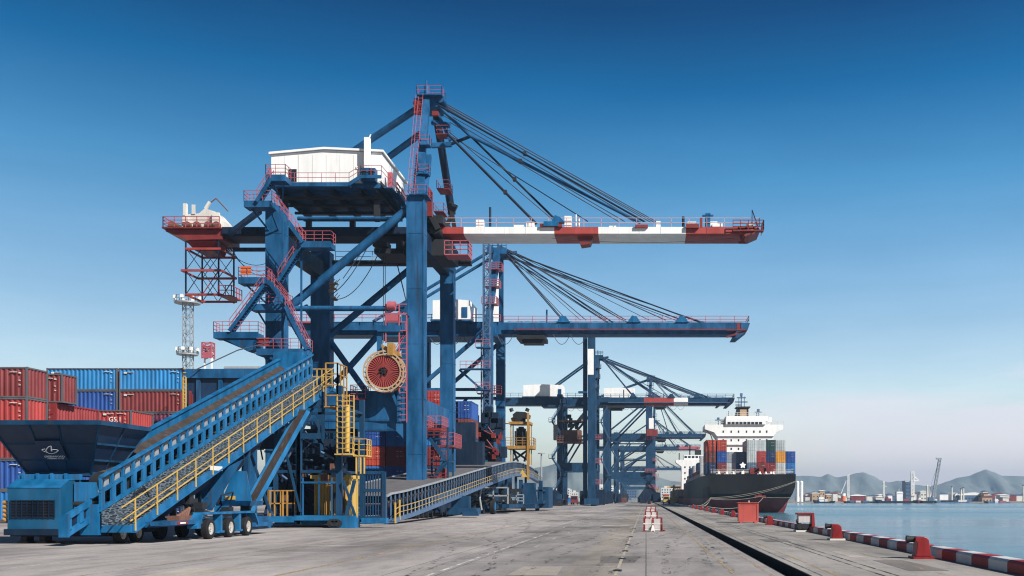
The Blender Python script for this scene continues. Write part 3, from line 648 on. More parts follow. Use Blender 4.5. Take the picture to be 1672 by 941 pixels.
while y < YT:
    w_ = .34
    m.hexa([(XI-.05,y,zc(y,1.18)),(XI+.07,y,zc(y,1.18)),(XI+.07,y+w_,zc(y+w_,1.18)),(XI-.05,y+w_,zc(y+w_,1.18)),(XI-.05,y,zc(y,1.88)),(XI+.07,y,zc(y,1.88)),(XI+.07,y+w_,zc(y+w_,1.88)),(XI-.05,y+w_,zc(y+w_,1.88))])
    m.hexa([(XI-.05,y,zc(y,2.02)),(XI+.06,y,zc(y,2.02)),(XI+.06,y+.16,zc(y+.16,2.02)),(XI-.05,y+.16,zc(y+.16,2.02)),(XI-.05,y,zc(y,2.52)),(XI+.06,y,zc(y,2.52)),(XI+.06,y+.16,zc(y+.16,2.52)),(XI-.05,y+.16,zc(y+.16,2.52))])
    y += 1.0
truss = cpart(m, 'side_truss', 'blue2')
y = YB+.3                                                    # idler roller brackets behind the upper openings
while y < YT-.3:
    z = zc(y); m = MB(); m.prism([(XI-.12,y+.1,z+1.9),(XI-.12,y+.62,z+2.08),(XI-.12,y+.5,z+2.5),(XI-.12,y+.2,z+2.42)],(-.05,0,0)); m.tube((XI-.165,y+.35,z+1.95),(XI-.5,y+.35,z+1.8),.09,8)
    m.build('idler_bracket', M['grey'], truss); y += 1.0
m = MB(); y = YB+.3
while y < YT-.3:
    z = zc(y); m.tube((XI-.15,y+.5,z+1.2),(XF+.2,y+.5,z+1.2),.13,8); y += 2
m.each('return_roller', M['dark'], truss)
m = MB(); cb(m, XF, YB+3.2, YT, .5, .8); cb(m, XF, YB+3.2, YT, 1.95, 2.62, .14); cb(m, XF+.06, YB+3.2, YT, 2.6, 2.7, .26)
y = YB+3.2
while y < YT: m.beam((XF,y,zc(y,.7)),(XF,y,zc(y,2.0)),.16); y += 2
cpart(m, 'side_truss', 'blue2')
m = MB(); n = 60                                             # trough belt, head and tail drums
for k in range(n):
    y0_, y1_ = YB+2.6+(YT-YB-2.6)*k/n, YB+2.6+(YT-YB-2.6)*(k+1)/n
    pr = [(XF+.1,2.12),(XF+.5,1.9),(XI-.5,1.9),(XI-.12,2.12)]
    for (xa,oa),(xb_,ob) in zip(pr, pr[1:]): m.quad((xa,y0_,zc(y0_,oa)),(xb_,y0_,zc(y0_,ob)),(xb_,y1_,zc(y1_,ob)),(xa,y1_,zc(y1_,oa)))
YA = YB+2.6; m.hexa([(XF+.3,YA,zc(YA,1.0)),(XI-.3,YA,zc(YA,1.0)),(XI-.3,YT,zc(YT,1.0)),(XF+.3,YT,zc(YT,1.0)),(XF+.3,YA,zc(YA,1.03)),(XI-.3,YA,zc(YA,1.03)),(XI-.3,YT,zc(YT,1.03)),(XF+.3,YT,zc(YT,1.03))])
m.tube((XF+.2,YT,zc(YT,1.55)),(XI-.2,YT,zc(YT,1.55)),.57,20)
cpart(m, 'belt', 'belt')
# walkway: grating, edge plate, handrail
m = MB(); cb(m, XO, YB, YT, 0, .34, .1); cb(m, XO+.02, YB, YT, -.06, .02, .2); m.box(XO-1.5,XO-.06,YB-.1,YB+.05,zc(YB,-.05),zc(YB,.3)); cpart(m, 'edge_plate', 'blue2')
m_, nt, b = nodes('walkway_grating')
w1 = N(nt, 'ShaderNodeTexVoronoi', Scale=1.0); w1.feature = 'DISTANCE_TO_EDGE'; nt.links.new(coords(nt, (5,2.0,15)), w1.inputs['Vector'])
f = ramp(nt, w1.outputs['Distance'], [(.05, (.2,.25,.3)), (.14, (.014,.018,.024))]).outputs[0]
nt.links.new(f, b.inputs['Base Color']); b.inputs['Metallic'].default_value = .4; b.inputs['Roughness'].default_value = .5; M['grating'] = m_
m = MB(); y = YB
m.hexa([(XI+.1,YB,zc(YB,.26)),(XO-.06,YB,zc(YB,.26)),(XO-.06,YT,zc(YT,.26)),(XI+.1,YT,zc(YT,.26)),(XI+.1,YB,zc(YB,.3)),(XO-.06,YB,zc(YB,.3)),(XO-.06,YT,zc(YT,.3)),(XI+.1,YT,zc(YT,.3))])
while y < YT: m.beam((XI+.1,y,zc(y,.31)),(XO-.06,y,zc(y,.31)),.05,.03); y += .5
cb(m, XI+.1, YB-.2, YT, .29, 1.0, .03)
cpart(m, 'walkway', 'grating')
m = MB(); y = YB+.05; a, b_ = (XO+.06,YB-.1,zc(YB-.1,1.55)), (XO+.06,YT+.6,zc(YT+.6,1.55))
while y <= YT+.2: m.beam((XO+.08,y,zc(y,.02)),(XO+.06,y,zc(y,1.55)),.052); y += 2.15
m.beam((XO+.05,YB-1.2,zc(YB-1.2,1.55)),b_,.045); m.beam((XO+.05,YB-1.2,zc(YB-1.2,.95)),(XO+.05,YT+.6,zc(YT+.6,.95)),.036)
m.beam((XO-.1,YB-.1,zc(YB,.5)),(XO-.1,YT,zc(YT,.5)),.05)
for k in range(5):
    y = YT+.2; x = XO-1.5*k/4
    m.beam((x,y,zc(y,.2)),(x,y,zc(y,1.55)),.07)
m.beam((XO-1.5,YT+.2,zc(YT,1.6)),(XO,YT+.2,zc(YT,1.6)),.07); m.beam((XO-1.5,YT+.2,zc(YT,1.0)),(XO,YT+.2,zc(YT,1.0)),.06)
cpart(m, 'handrail', 'yellow')
m = MB(); m.box(XI-.3,XO+.1,YT-.3,YT+1.0,zc(YT,-.1),zc(YT,.15)); m.prism([(XI-.2,YT-1.5,zc(YT,2.7)),(XI-.2,YT+.9,zc(YT,2.4)),(XI-.2,YT+.9,zc(YT,.6)),(XI-.2,YT-1.5,zc(YT,.2))],(-2.2,0,0)); cpart(m, 'head_chute', 'blue2')
# lower end frame
m = MB(); y0_, y1_ = YB-2.1, YB-.1; XI0 = XI; XI = XI-.5
for o0, o1 in ((.5,.78),(1.28,1.56)): cb(m, XI, y0_, y1_, o0, o1, .16)
for y in (y0_, y1_-1.0): m.hexa([(XI-.08,y,zc(y,.75)),(XI+.08,y,zc(y,.75)),(XI+.08,y+.3,zc(y+.3,.75)),(XI-.08,y+.3,zc(y+.3,.75)),(XI-.08,y,zc(y,1.3)),(XI+.08,y,zc(y,1.3)),(XI+.08,y+.3,zc(y+.3,1.3)),(XI-.08,y+.3,zc(y+.3,1.3))])
m.box(XI-.32,XI+.1,y0_-.06,y0_+.1,zc(y0_,.5),zc(y0_,1.54)); m.box(XI-.4,XI+.46,YB-.3,YB,.45,zc(YB,1.3))
ef = cpart(m, 'tail_frame', 'blue2')
m = MB(); cb(m, XI-.1, y0_+.2, y1_, .6, 1.4, .03); XI = XI0; m.build('tail_panel', M['navy'], ef)
m = MB(); m.tube((XI-.2,YB+2.6,zc(YB+2.6,1.55)),(XF+.2,YB+2.6,zc(YB+2.6,1.55)),.5,18); m.build('tail_drum', M['dark'], ef)
# hopper
HT = [(-31.6,48.2,5.84),(-26.25,48.2,5.84),(-26.25,53.1,5.84),(-31.6,53.1,5.84)]; HB = [(-30.9,50.2,3.42),(-27.76,50.2,3.42),(-27.76,52.4,3.42),(-30.9,52.4,3.42)]
m = MB(); m.add(HB+HT, [(0,1,5,4),(1,2,6,5),(2,3,7,6),(3,0,4,7)])
IT = [(x*.985-.44*(1 if x>-29 else -1)*0-.0,y,z) for x,y,z in HT]
ins = [Vector(a)*.94+Vector((-29,50.8,z_))*.06 for a, z_ in zip(HT,(5.84,)*4)]; inb = [Vector(a)*.94+Vector((-29,51.2,3.42))*.06 for a in HB]
m.add(inb+ins, [(4,5,1,0),(5,6,2,1),(6,7,3,2),(7,4,0,3),(0,1,2,3)]); m.add(HT+ins, [(0,1,5,4),(1,2,6,5),(2,3,7,6),(3,0,4,7)])
hop = cpart(m, 'hopper', 'hopper')
m = MB(); L = lambda a, b_, t: Vector(a).lerp(Vector(b_), t)
for (i, j) in ((0,1),(1,2),(2,3),(3,0)):
    m.beam(HT[i], HT[j], .2, .22)
    m.beam(HB[i], HB[j], .24, .22)
    for t in (.4,.72): m.beam(L(HT[i],HB[i],t), L(HT[j],HB[j],t), .07, .1)
    m.beam(HT[i], HB[i], .1)
    for t in ((.36,.63) if i % 2 == 0 else (.5,)): m.beam(L(HT[i],HT[j],t+.0), L(HB[i],HB[j],t), .07, .09)
m.build('hopper_frame', M['blue3'], hop)
ex = Vector((1,0,0)); ey = (Vector((0,48.2,5.84))-Vector((0,50.2,3.42))).normalized(); nrm = Vector((0,-1,0)); nrm = (nrm - ey*nrm.dot(ey)).normalized()
o = L(L(HT[0],HT[1],.5),L(HB[0],HB[1],.5),.5); o.x = P(85,733,49.2).x
pl = MB(); c0 = o + nrm*.1
pl.hexa([c0-ex*.62-ey*.62, c0+ex*.62-ey*.62, c0+ex*.62-ey*.62+nrm*.03, c0-ex*.62-ey*.62+nrm*.03, c0-ex*.62+ey*.58, c0+ex*.62+ey*.58, c0+ex*.62+ey*.58+nrm*.03, c0-ex*.62+ey*.58+nrm*.03])
plate = pl.build('maker_plate', M['hopper'], hop)
lg = MB(); k_ = .00118
def lp(x, y): return c0 + nrm*.045 + ex*(x-680)*k_ + ey*(430-y)*k_*1.15
for pts in ([(325,412),(370,372),(480,357)], [(325,418),(400,470),(500,522),(570,555),(650,575),(750,555),(850,520),(960,455),(1000,410),(930,382),(740,376),(705,460)], [(510,515),(468,440),(540,360),(620,295),(700,242),(790,225),(740,350),(705,450)]):
    q = [lp(*p) for p in pts]
    for a, b_ in zip(q, q[1:]): lg.beam(a, b_, .05, .02)
lg.build('emblem', M['white'], hop)
text_mesh('lettering', 'GREENWOOD', .155, M['white'], hop, lp(720,740), ex, ey, .0)
text_mesh('lettering', 'MACHINERY CO LTD', .085, M['white'], hop, lp(735,815), ex, ey, .0)
# engine house below the hopper
bx0, bx1, by0, by1 = -30.85, -28.3, 48.5, 51.2
m = MB(); m.prism([(bx0,by0,.7),(bx0,by0,2.7),(bx0,by0+.75,3.1),(bx0,by1,3.1),(bx0,by1,.7)][::-1],(bx1-bx0,0,0))
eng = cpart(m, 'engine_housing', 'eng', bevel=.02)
m = MB(); m.prism([(bx0-.02,by0-.02,2.68),(bx0-.02,by0+.75,3.1),(bx0-.02,by1,3.1),(bx0-.02,by1,3.14),(bx0-.02,by0+.74,3.14),(bx0-.02,by0-.03,2.72)],(bx1-bx0+.04,0,0)); m.build('hood', M['blue2'], eng)  # brighter blue than the housing, painted as the sunlit slanted top
m = MB(); m.box(bx0+.2,bx1-.25,by0-.02,by0+.0,1.26,2.1); m.build('grille_dark_sheet', M['black'], eng)  # flat black sheet painted in for the darkness behind the bars
m = MB()
for k in range(7): m.box(bx0+.2,bx1-.25,by0-.06,by0-.02,1.26+k*.135,1.3+k*.135)
for k in range(9): x = bx0+.2+k*(bx1-bx0-.45)/8; m.box(x-.02,x+.02,by0-.08,by0-.03,1.24,2.12)
m.build('grille', M['navy'], eng)
m = MB(); m.box(bx0-.1,bx1+.1,by0-.12,by1,.42,.72); m.box(bx0-.05,bx1+2.2,by0+.3,by1+1,.35,.6); m.each('base_frame', M['navy'], cv)
m = MB(); m.box(bx0-.2,bx1+.3,by0+1.2,by0+1.4,3.12,3.4)
for k in range(4): x = bx0+.7*k; m.box(x,x+.12,by0+1.1,by0+1.2,3.1,3.44)
m.box(bx1+.1,bx1+.9,49.5,52,.6,3.0); m.each('hopper_support', M['blue2'], cv)
m = MB(); m.box(bx1+.9,bx1+1.1,49.5,52,.6,2.2); m.box(bx1-.0,bx1+2.3,52,53.6,.45,2.6); m.each('feeder_box', M['navy'], cv)
for x in (bx0+.6, bx0+1.5):
    m = MB(); m.box(x-.14,x+.14,by0+.3,by0+.9,.12,.42); m.box(x-.25,x+.25,by0+.2,by0+1,0,.12); cpart(m, 'jack_leg', 'dark')
m = MB()
for k in range(5): m.tube((bx0-.12+.04*k,by0+.2,1.1+.22*k),(bx0-.3,by0+.2,1.2+.2*k),.1,8)
cpart(m, 'hose_coil', 'ochre')
# running gear
for y in (48.9, 50.4): wheel(-25.6, y, .5, .5, .34, cv, 1)
TX = -23.6
for y in (54.1, 56.7, 59.2): wheel(TX, y, .56, .56, .38, cv, 1); wheel(TX-2.6, y, .56, .56, .38, cv, -1)
m = MB(); arch = []
m.box(TX-.3,TX+.22,53.0,60.2,1.34,1.46)
m.prism([(TX-.3,52.3,.62),(TX-.3,52.3,.78),(TX-.3,53.0,1.42),(TX-.3,53.1,1.34),(TX-.3,52.75,.9),(TX-.3,52.75,.62)][::-1],(.52,0,0)); m.prism([(TX-.3,60.1,1.46),(TX-.3,60.7,.75),(TX-.3,60.6,.65),(TX-.3,60.0,1.36)],(.52,0,0))
for y in (55.4,57.95): m.box(TX-.25,TX+.18,y-.12,y+.12,.35,1.34); m.box(TX-.1,TX+.14,y-.5,y+.5,.3,.42)
m.each('mudguard', M['blue2'], cv)
m = MB(); m.box(TX-2.6,TX-.35,49,64,.78,1.06); m.box(TX-.5,TX+.1,48.8,53.2,.86,1.06); m.box(TX-.4,TX+.1,60.5,63.2,.5,.75); m.box(TX-2.4,TX-.3,60.8,64,.3,.78)
m.each('chassis_beam', M['blue'], cv)
m = MB(); m.box(TX+.1,TX+.13,50.3,51.5,.88,1.03); cpart(m, 'tail_light', 'red'); m = MB(); m.box(TX+.13,TX+.14,50.6,51.2,.92,.99); cpart(m, 'reflector', 'white')
m = MB()
for k in range(14):
    x, y, z = rnd.uniform(-26.8,-24.4), rnd.uniform(51.5,62), rnd.uniform(.9,1.9); m.box(x,x+rnd.uniform(.2,.7),y,y+rnd.uniform(.2,.9),z,z+rnd.uniform(.2,.6))
for k in range(8):
    a = Vector((rnd.uniform(-26,-24.6),rnd.uniform(52,62),rnd.uniform(1,2.2))); m.wire([a, a+Vector((rnd.uniform(-.4,.4),rnd.uniform(-1,1),rnd.uniform(.2,1))), a+Vector((.1,rnd.uniform(-2,2),.3))],.05)
m.each('hydraulic_pipe', M['dark'], cv)
m = MB()
for k in range(6):
    a = Vector((-24.2,51.6+k*.25,1.06)); m.tube(a, a+Vector((0,.35,.25+.08*k)), .1, 7)
m.box(-24.5,-23.9,51.4,53.2,1.06,1.3); cpart(m, 'cable_bundle', 'rust')
m = MB()                                                   # funnel and bin below the belt
m.prism([P(319,790,59),P(339,834,59),P(345,834,59),P(396,750,59)],(0,.1,0)); m.prism([P(339,834,59),P(345,834,59),P(396,750,59),P(392,750,61.6),P(340,834,61.6)],(-.05,.02,0))
m.add([P(319,790,59),P(339,834,59),P(339,834,61.5),P(319,790,61.5)],[(0,1,2,3)])
cpart(m, 'funnel', 'blue')
m = MB(); d = 60.6; m.prism([P(361,818,d),P(382,770,d),P(402,770,d),P(410,818,d)],(0,.12,0)); m.prism([P(402,770,d),P(410,818,d),P(408,818,d+2),P(402,772,d+2)],(.02,0,0)); m.prism([P(361,818,d),P(410,818,d),P(408,826,d+.2),P(364,826,d+.2)],(0,2,0))
m.prism([P(382,770,d),P(402,770,d),P(402,772,d+2),P(384,772,d+2)],(0,0,.03)); m.box(P(352,832,d).x,P(372,832,d).x,d-.2,d+.6,P(352,840,d).z,P(352,826,d).z)
bn = cpart(m, 'bin', 'blue2')
m = MB(); m.prism([P(368,816,d-.05),P(384,816,d-.05),P(384,810,d-.05),P(368,810,d-.05)],(0,.03,0)); m.build('yellow_label', M['yellow'], bn)
m = MB(); p = P(313,782,56); m.box(XO+.051,XO+.075,56.3,57.9,zc(57,.15),zc(57,.4)); cpart(m, 'label_plate', 'cream')
m = MB()                                                   # support struts of the belt
for y in (62,69,75): 
    for x in ((XO-.3,XF+.3) if y < 65 else (XF+.3,)): m.beam((x,y,1.0),(x,y+.5,zc(y)),.28)
    m.beam((XO-.3,y,zc(y,-.6)),(XF+.3,y,zc(y,-.6)),.25); m.beam((XO-1.3,y,1.2),(XF+.3,y,zc(y,-.8)),.16)
for y in (54,58,64,68,72): m.beam((XO-.2,y,zc(y,-.02)),(XF,y,zc(y,.3)),.14)
m.beam((XO-1.2,58,1.6),(XO-1.2,70,zc(70,-.3)),.3); m.each('strut', M['blue3'], cv)  # darker blue puts the shade below the belt into the struts
m = MB(); cb(m, -26.5, YB+1, YT, -.05, .0, 3.2); cb(m, -26.5, YB+3, 66, -1.0, -.1, 2.4); m.each('belly_pan', M['navy'], cv)
# small inclined transfer belt coming down beside the wheels
a, b_ = P(403,834,67.5), P(495,670,70.5)
m = MB(); m.beam(a, b_, .62, .1, up=(-.3,-1,.3)); tb = cpart(m, 'transfer_belt', 'belt')
m = MB(); o_ = Vector((.34,0,-.05)); m.beam(a+o_, b_+o_, .12, .3); m.beam(a-o_, b_-o_, .06, .2); m.build('belt_frame', M['blue2'], tb)

# ------------------------------------------------------------------ loading frame below the belt head
lf = thing('loading_frame', 'blue steel frame with yellow cabinet and caged yellow ladder below the belt head', 'steel frame', (-23, 77, 0))
D = 75.0
def px_(x, d=D): return (x-VX)*d/F
def pz_(y, d=D): return H+(VY-y)*d/F
m = MB()
for x, w_, y0_, y1_ in ((487,.36,856,640),(553,.42,862,630),(527,.2,720,640),(487,.3,856,690)):
    m.box(px_(x)-w_/2,px_(x)+w_/2,D,D+w_,pz_(y0_),pz_(y1_))
for x in (480,553): m.box(px_(x)-.18,px_(x)+.18,D+6,D+6.4,.3,pz_(640))
for y, t in ((712,.42),(770,.2),(664,.2)):
    m.box(px_(450),px_(553),D+.02,D+.3,pz_(y)-t/2,pz_(y)+t/2); m.box(px_(450),px_(553),D+6,D+6.3,pz_(y)-t/2,pz_(y)+t/2); m.box(px_(553)-.1,px_(553)+.1,D+.4,D+6,pz_(y)-t/2,pz_(y)+t/2)
m.beam((px_(512),D+.2,pz_(682)),(px_(526),D+.2,pz_(708)),.22); m.beam((px_(487),D+.2,pz_(712)),(px_(520),D+.2,pz_(645)),.16)
m.beam((px_(566),D-.2,pz_(845)),(px_(580),D-.2,pz_(785)),.22); m.beam((px_(562),D-.2,pz_(785)),(px_(582),D-.2,pz_(845)),.16)
cp = lambda m, n, mat, root=lf, **k: part(m, n, M[mat], root, **k)
m.each('frame_beam', M['blue3'], lf)  # darker blue paints in the shade the frame stands in
m = MB(); m.box(px_(420),px_(480),D-.3,D+5,pz_(853),pz_(843)); m.box(px_(480),px_(560),D-.1,D+6,pz_(850),pz_(842)); m.box(px_(545),px_(584),D-.8,D+.6,pz_(862),pz_(842)); m.box(px_(590),px_(630),D,D+.8,pz_(855),pz_(846)); m.box(px_(440),px_(560),D+1,D+6,.25,.6)
m.each('base_beam', M['blue2'], lf)
m = MB()
for k in range(5): m.tube((px_(546+k*3),D-.9,.35+.08*(k%2)),(px_(546+k*3),D-.5,.35),.28,10)
m.each('roller', M['dark'], lf)
m = MB(); m.box(px_(497),px_(556),D+2.2,D+4.6,pz_(843),pz_(779)); m.box(px_(492),px_(560),D+2.0,D+4.8,pz_(781),pz_(775))
cab = cp(m, 'cabinet', 'yellow')
m = MB()
for k in range(12): x = px_(500+k*4.6); m.box(x-.04,x+.04,D+2.1,D+2.2,pz_(842),pz_(786))
m.box(px_(522),px_(530),D+2.08,D+2.2,pz_(835),pz_(790)); m.each('cabinet_rib', M['ochre'], cab)
m = MB(); m.box(px_(530),px_(548),D+2.05,D+2.15,pz_(838),pz_(805)); m.build('switchboard', M['dark'], cab)
m = MB()
for x in (494,520,541): m.beam((px_(x),D+.1,pz_(845)),(px_(x),D+.1,pz_(780)),.09)
for y in (788,): m.beam((px_(490),D+.1,pz_(y)),(px_(553),D+.1,pz_(y)),.14)
m.each('guard_bar', M['blue'], lf)
m = MB(); cx, cy, r_ = px_(567), D-.4, .62                  # caged ladder
for k in range(12):
    z = pz_(742)+(pz_(648)-pz_(742))*k/11
    pts = [(cx+r_*math.cos(a), cy+r_*math.sin(a)-.1, z) for a in [math.pi*(1+i/8) for i in range(9)]]
    m.wire(pts, .022, 4); m.beam((cx-r_*.5,cy,z),(cx+r_*.5,cy,z),.045)
for i in range(0,9,2): a = math.pi*(1+i/8); m.beam((cx+r_*math.cos(a),cy+r_*math.sin(a)-.1,pz_(743)),(cx+r_*math.cos(a),cy+r_*math.sin(a)-.1,pz_(646)),.04)
m.beam((cx-r_,cy,pz_(743)),(cx-r_,cy,pz_(646)),.08); m.beam((cx+r_,cy,pz_(743)),(cx+r_,cy,pz_(646)),.08); m.tube((cx+.1,cy+.1,pz_(738)),(cx+.1,cy+.1,pz_(662)),.2,12); m.box(cx-r_,cx+r_,cy-.7,cy+.6,pz_(744),pz_(742))
cp(m, 'ladder_cage', 'yellow')
m = MB(); m.box(px_(580),px_(601),D-.6,D+1,pz_(746),pz_(744)); m.rail([(px_(580),D-.6,pz_(744)),(px_(600),D-.6,pz_(744)),(px_(600),D+1,pz_(744))],1.2,.6,.028,2)
for x in (585,592,598): m.beam((px_(x),D-.5,pz_(774)),(px_(x),D-.5,pz_(745)),.09)
m.beam((px_(584),D-.2,pz_(845)),(px_(584),D-.2,pz_(745)),.09); m.beam((px_(577),D-.2,pz_(845)),(px_(577),D-.2,pz_(780)),.07)
cp(m, 'side_platform', 'yellow')
m = MB(); m.rail([(px_(534),D-.3,pz_(664)),(px_(553),D-.3,pz_(664)),(px_(553),D+2,pz_(664))],3.2,.8,.045,3); m.box(px_(532),px_(554),D-.4,D+2,pz_(666),pz_(664)); cp(m, 'upper_railing', 'ochre')
m = MB(); m.rail([(px_(440),D-.2,pz_(843)),(px_(480),D-.2,pz_(843)),(px_(480),D+1.4,pz_(843))],1.9,.45,.045,1); 
for x in (443,464,471): m.beam((px_(x),D-.25,pz_(843)),(px_(x),D-.25,pz_(801)),.1)
cp(m, 'base_railing', 'ochre')
m = MB()                                                   # barred gate
for x in (589,625): m.box(px_(x)-.14,px_(x)+.14,D+.2,D+.45,pz_(853),pz_(770))
for y in (772,801,846): m.box(px_(589),px_(625),D+.22,D+.42,pz_(y)-.12,pz_(y)+.12)
for k in range(7): x = px_(594+k*4.4); m.box(x-.035,x+.035,D+.28,D+.36,pz_(846),pz_(772))
m.each('gate_bar', M['blue3'], lf)  # gate shade painted in with the same darker blue
m = MB(); r2 = random.Random(3)                            # pipes, motors and ducts inside the frame
for k in range(70):
    a = Vector((px_(r2.uniform(398,548)), D+r2.uniform(1.6,6), pz_(r2.uniform(715,840)))); 
    if r2.random() < .5: m.box(a.x,a.x+r2.uniform(.3,1.1),a.y,a.y+.7,a.z,a.z+r2.uniform(.3,1.3))
    else:
        b_ = a+Vector((r2.uniform(-1,1),r2.uniform(-.5,.5),r2.uniform(-1.6,1.6))); m.tube(a,b_,r2.uniform(.06,.2),7)
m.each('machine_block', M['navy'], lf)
m = MB()
for k in range(26):
    a = Vector((px_(r2.uniform(428,545)), D+r2.uniform(1.6,4), pz_(r2.uniform(718,800)))); b_ = a+Vector((r2.uniform(-1.2,1.2),0,r2.uniform(-1.4,1.4))); m.tube(a,b_,r2.uniform(.04,.11),6)
m.each('pipe', M['fade'], lf)
m = MB()
for k in range(12):
    a = Vector((px_(r2.uniform(430,545)), D+r2.uniform(1.6,4), pz_(r2.uniform(740,835)))); m.box(a.x,a.x+r2.uniform(.2,.6),a.y,a.y+.4,a.z,a.z+r2.uniform(.2,.6))
m.each('motor', M['rust'], lf)
m = MB(); m.box(px_(392),px_(540),D+7,D+7.3,.3,pz_(690)); cp(m, 'dark_backing', 'navy')  # navy sheet added to close the gap with the dark of the interior

# ------------------------------------------------------------------ second conveyor running away along the quay
c2 = thing('ramp_conveyor', 'grey blue conveyor with wide grey belt and white barred side behind the loading frame', 'conveyor', (-24, 125, 0))
cp2 = lambda m, n, mat, root=c2, **k: part(m, n, M[mat], root, **k)
bot = [(85,.08),(87.8,.3),(111.9,2.1),(136,4.0),(152,5.15),(166,6.1),(183,6.2),(197,5.75),(206,5.0)]
def zb_(y):
    for (a, za), (b_, zb2) in zip(bot, bot[1:]):
        if y <= b_: t = (y-a)/(b_-a); return za+(zb2-za)*t
    return bot[-1][1]
XR, XL = -22, -29
ys = [85+k*(205-85)/80 for k in range(81)]; zs = [sum(zb_(min(206,max(85,y+o))) for o in (-8,-4,0,4,8))/5 for y in ys]; zs[0] = .1
def strip(m, x, o0, o1, w, k0=0, k1=80, mi=0):
    for k in range(k0, k1):
        a, b_, za, zb2 = ys[k], ys[k+1], zs[k], zs[k+1]
        m.hexa([(x-w/2,a,za+o0),(x+w/2,a,za+o0),(x+w/2,b_,zb2+o0),(x-w/2,b_,zb2+o0),(x-w/2,a,za+o1),(x+w/2,a,za+o1),(x+w/2,b_,zb2+o1),(x-w/2,b_,zb2+o1)], mi)
m = MB()
for k in range(80): m.quad((XL,ys[k],zs[k]+2.3),(XR,ys[k],zs[k]+2.3),(XR,ys[k+1],zs[k+1]+2.3),(XL,ys[k+1],zs[k+1]+2.3)); m.quad((XL,ys[k],zs[k]+1.6),(XL,ys[k+1],zs[k+1]+1.6),(XR,ys[k+1],zs[k+1]+1.6),(XR,ys[k],zs[k]+1.6))
cp2(m, 'belt', 'belt2')
m = MB(); strip(m, XR+.05, 2.2, 2.38, .16); cp2(m, 'belt_edge', 'grey'); m = MB(); strip(m, XL-.05, 2.2, 2.42, .16); cp2(m, 'belt_edge', 'grey')
m = MB(); strip(m, XL-.2, -.05, .35, .14); cp2(m, 'side_frame', 'fade')
m = MB(); strip(m, XR+.75, -.05, .3, .12); strip(m, XR+.3, .0, .08, .9)
for k in range(0,80): m.beam((XR+.02,ys[k],zs[k]+.1),(XR+.02,ys[k],zs[k]+2.25),.1)
cp2(m, 'side_frame', 'fade')
for k in range(0,80):
    m = MB(); m.beam((XR-.02,ys[k],zs[k]+2.2),(XR-.02,ys[k]+.8,zs[k]+1.3),.12); m.tube((XR-.2,ys[k]+.6,zs[k]+1.9),(XL+.2,ys[k]+.6,zs[k]+1.9),.1,6); m.beam((XR-.02,ys[k]+.8,zs[k]+1.3),(XR-.02,ys[k+1],zs[k+1]+1.7),.1)
    cp2(m, 'idler', 'dark')
m = MB(); strip(m, XR+.78, 1.16, 1.21, .05); strip(m, XR+.78, .68, .72, .04); 
for k in (0,1): m.beam((XR+.78,ys[k],zs[k]-.0),(XR+.78,ys[k],zs[k]+1.75),.12)
m.box(XR-.1,XR+.8,84.9,85,.3,1.9) if False else None
cp2(m, 'handrail', 'yellow')
m = MB()
for k in range(0,80): m.beam((XR+.76,ys[k],zs[k]),(XR+.76,ys[k],zs[k]+1.2),.055)
m.each('baluster', M['grey'], c2)
m = MB()                                                   # undercarriage
d = 115
m.box(-22.8,-19.4,d,d+3,.35,1.1); m.box(-22.4,-20.4,d+.5,d+2,1.1,zb_(117)); m.box(-21,-19.2,d-.3,d+.6,.2,.7)
for y in (150,160,172,186): m.beam((XR-.3,y,.6),(XR-.3,y,zb_(y)),.4); m.beam((XL+.3,y,.6),(XL+.3,y,zb_(y)),.4); m.beam((XL+.3,y,2.6),(XR-.2,y,2.6),.3)
m.box(-25,-20.5,150,186,.7,1.3); m.box(-24,-18.6,168,176,.5,1.3); m.box(-22,-17.6,172,178,1.3,1.8); m.box(-22,-17.6,172,178,3.4,3.7); m.box(-26,-23.5,165,176,1.3,6); m.box(-21.8,-21.2,172,173,1.8,5.4); m.box(-18.4,-17.8,172,173,1.8,5.2); m.box(-20.6,-19.4,174,177,1.8,4.9); m.box(-19,-17.1,176,184,.5,4.2)
m.prism([(-21.6,171.8,.5),(-18.4,171.8,.5),(-19.2,171.8,4.8),(-21,171.8,4.8)],(0,.6,0))
m.each('undercarriage_beam', M['blue3'], c2); uc = c2
m = MB(); m.rail([(-26,164,1.3),(-20,164,1.3)],1.5,1.2,.07,2); m.rail([(-27,149,1.4),(-20.5,149,1.4)],2.4,2.2,.1,1); m.each('frame_rail', M['grey'], uc)
m = MB()
for k in range(16): x, y, z = rnd.uniform(-27,-21), rnd.uniform(140,165), rnd.uniform(.7,3.4); m.box(x,x+.9,y,y+.9,z,z+rnd.uniform(.3,.9))
for k in range(8): m.tube((rnd.uniform(-26,-21),138,rnd.uniform(1,3)),(rnd.uniform(-26,-21),160,rnd.uniform(1,4)),.14,6)
m.each('machine_block', M['dark'], uc)
m = MB(); m.prism([P(844,779,171.5),P(861,779,171.5),P(853,767,171.5)],(0,.1,0)); m.build('warning_triangle', M['yellow'], uc)
for x, y in ((-21.2,139),(-26.5,139),(-20.5,168),(-19.6,181)): 
    wheel(x, y, 1.1 if y < 150 else .6, 1.1 if y < 150 else .6, .7, c2, 1, 'blue2')
m = MB(); m.wire([(-22.6,138,.6),(-22.8,137.6,2.2),(-22.8,138.6,3.6),(-22.8,141,4.4)],.14,6); cp2(m, 'axle_arm', 'grey')
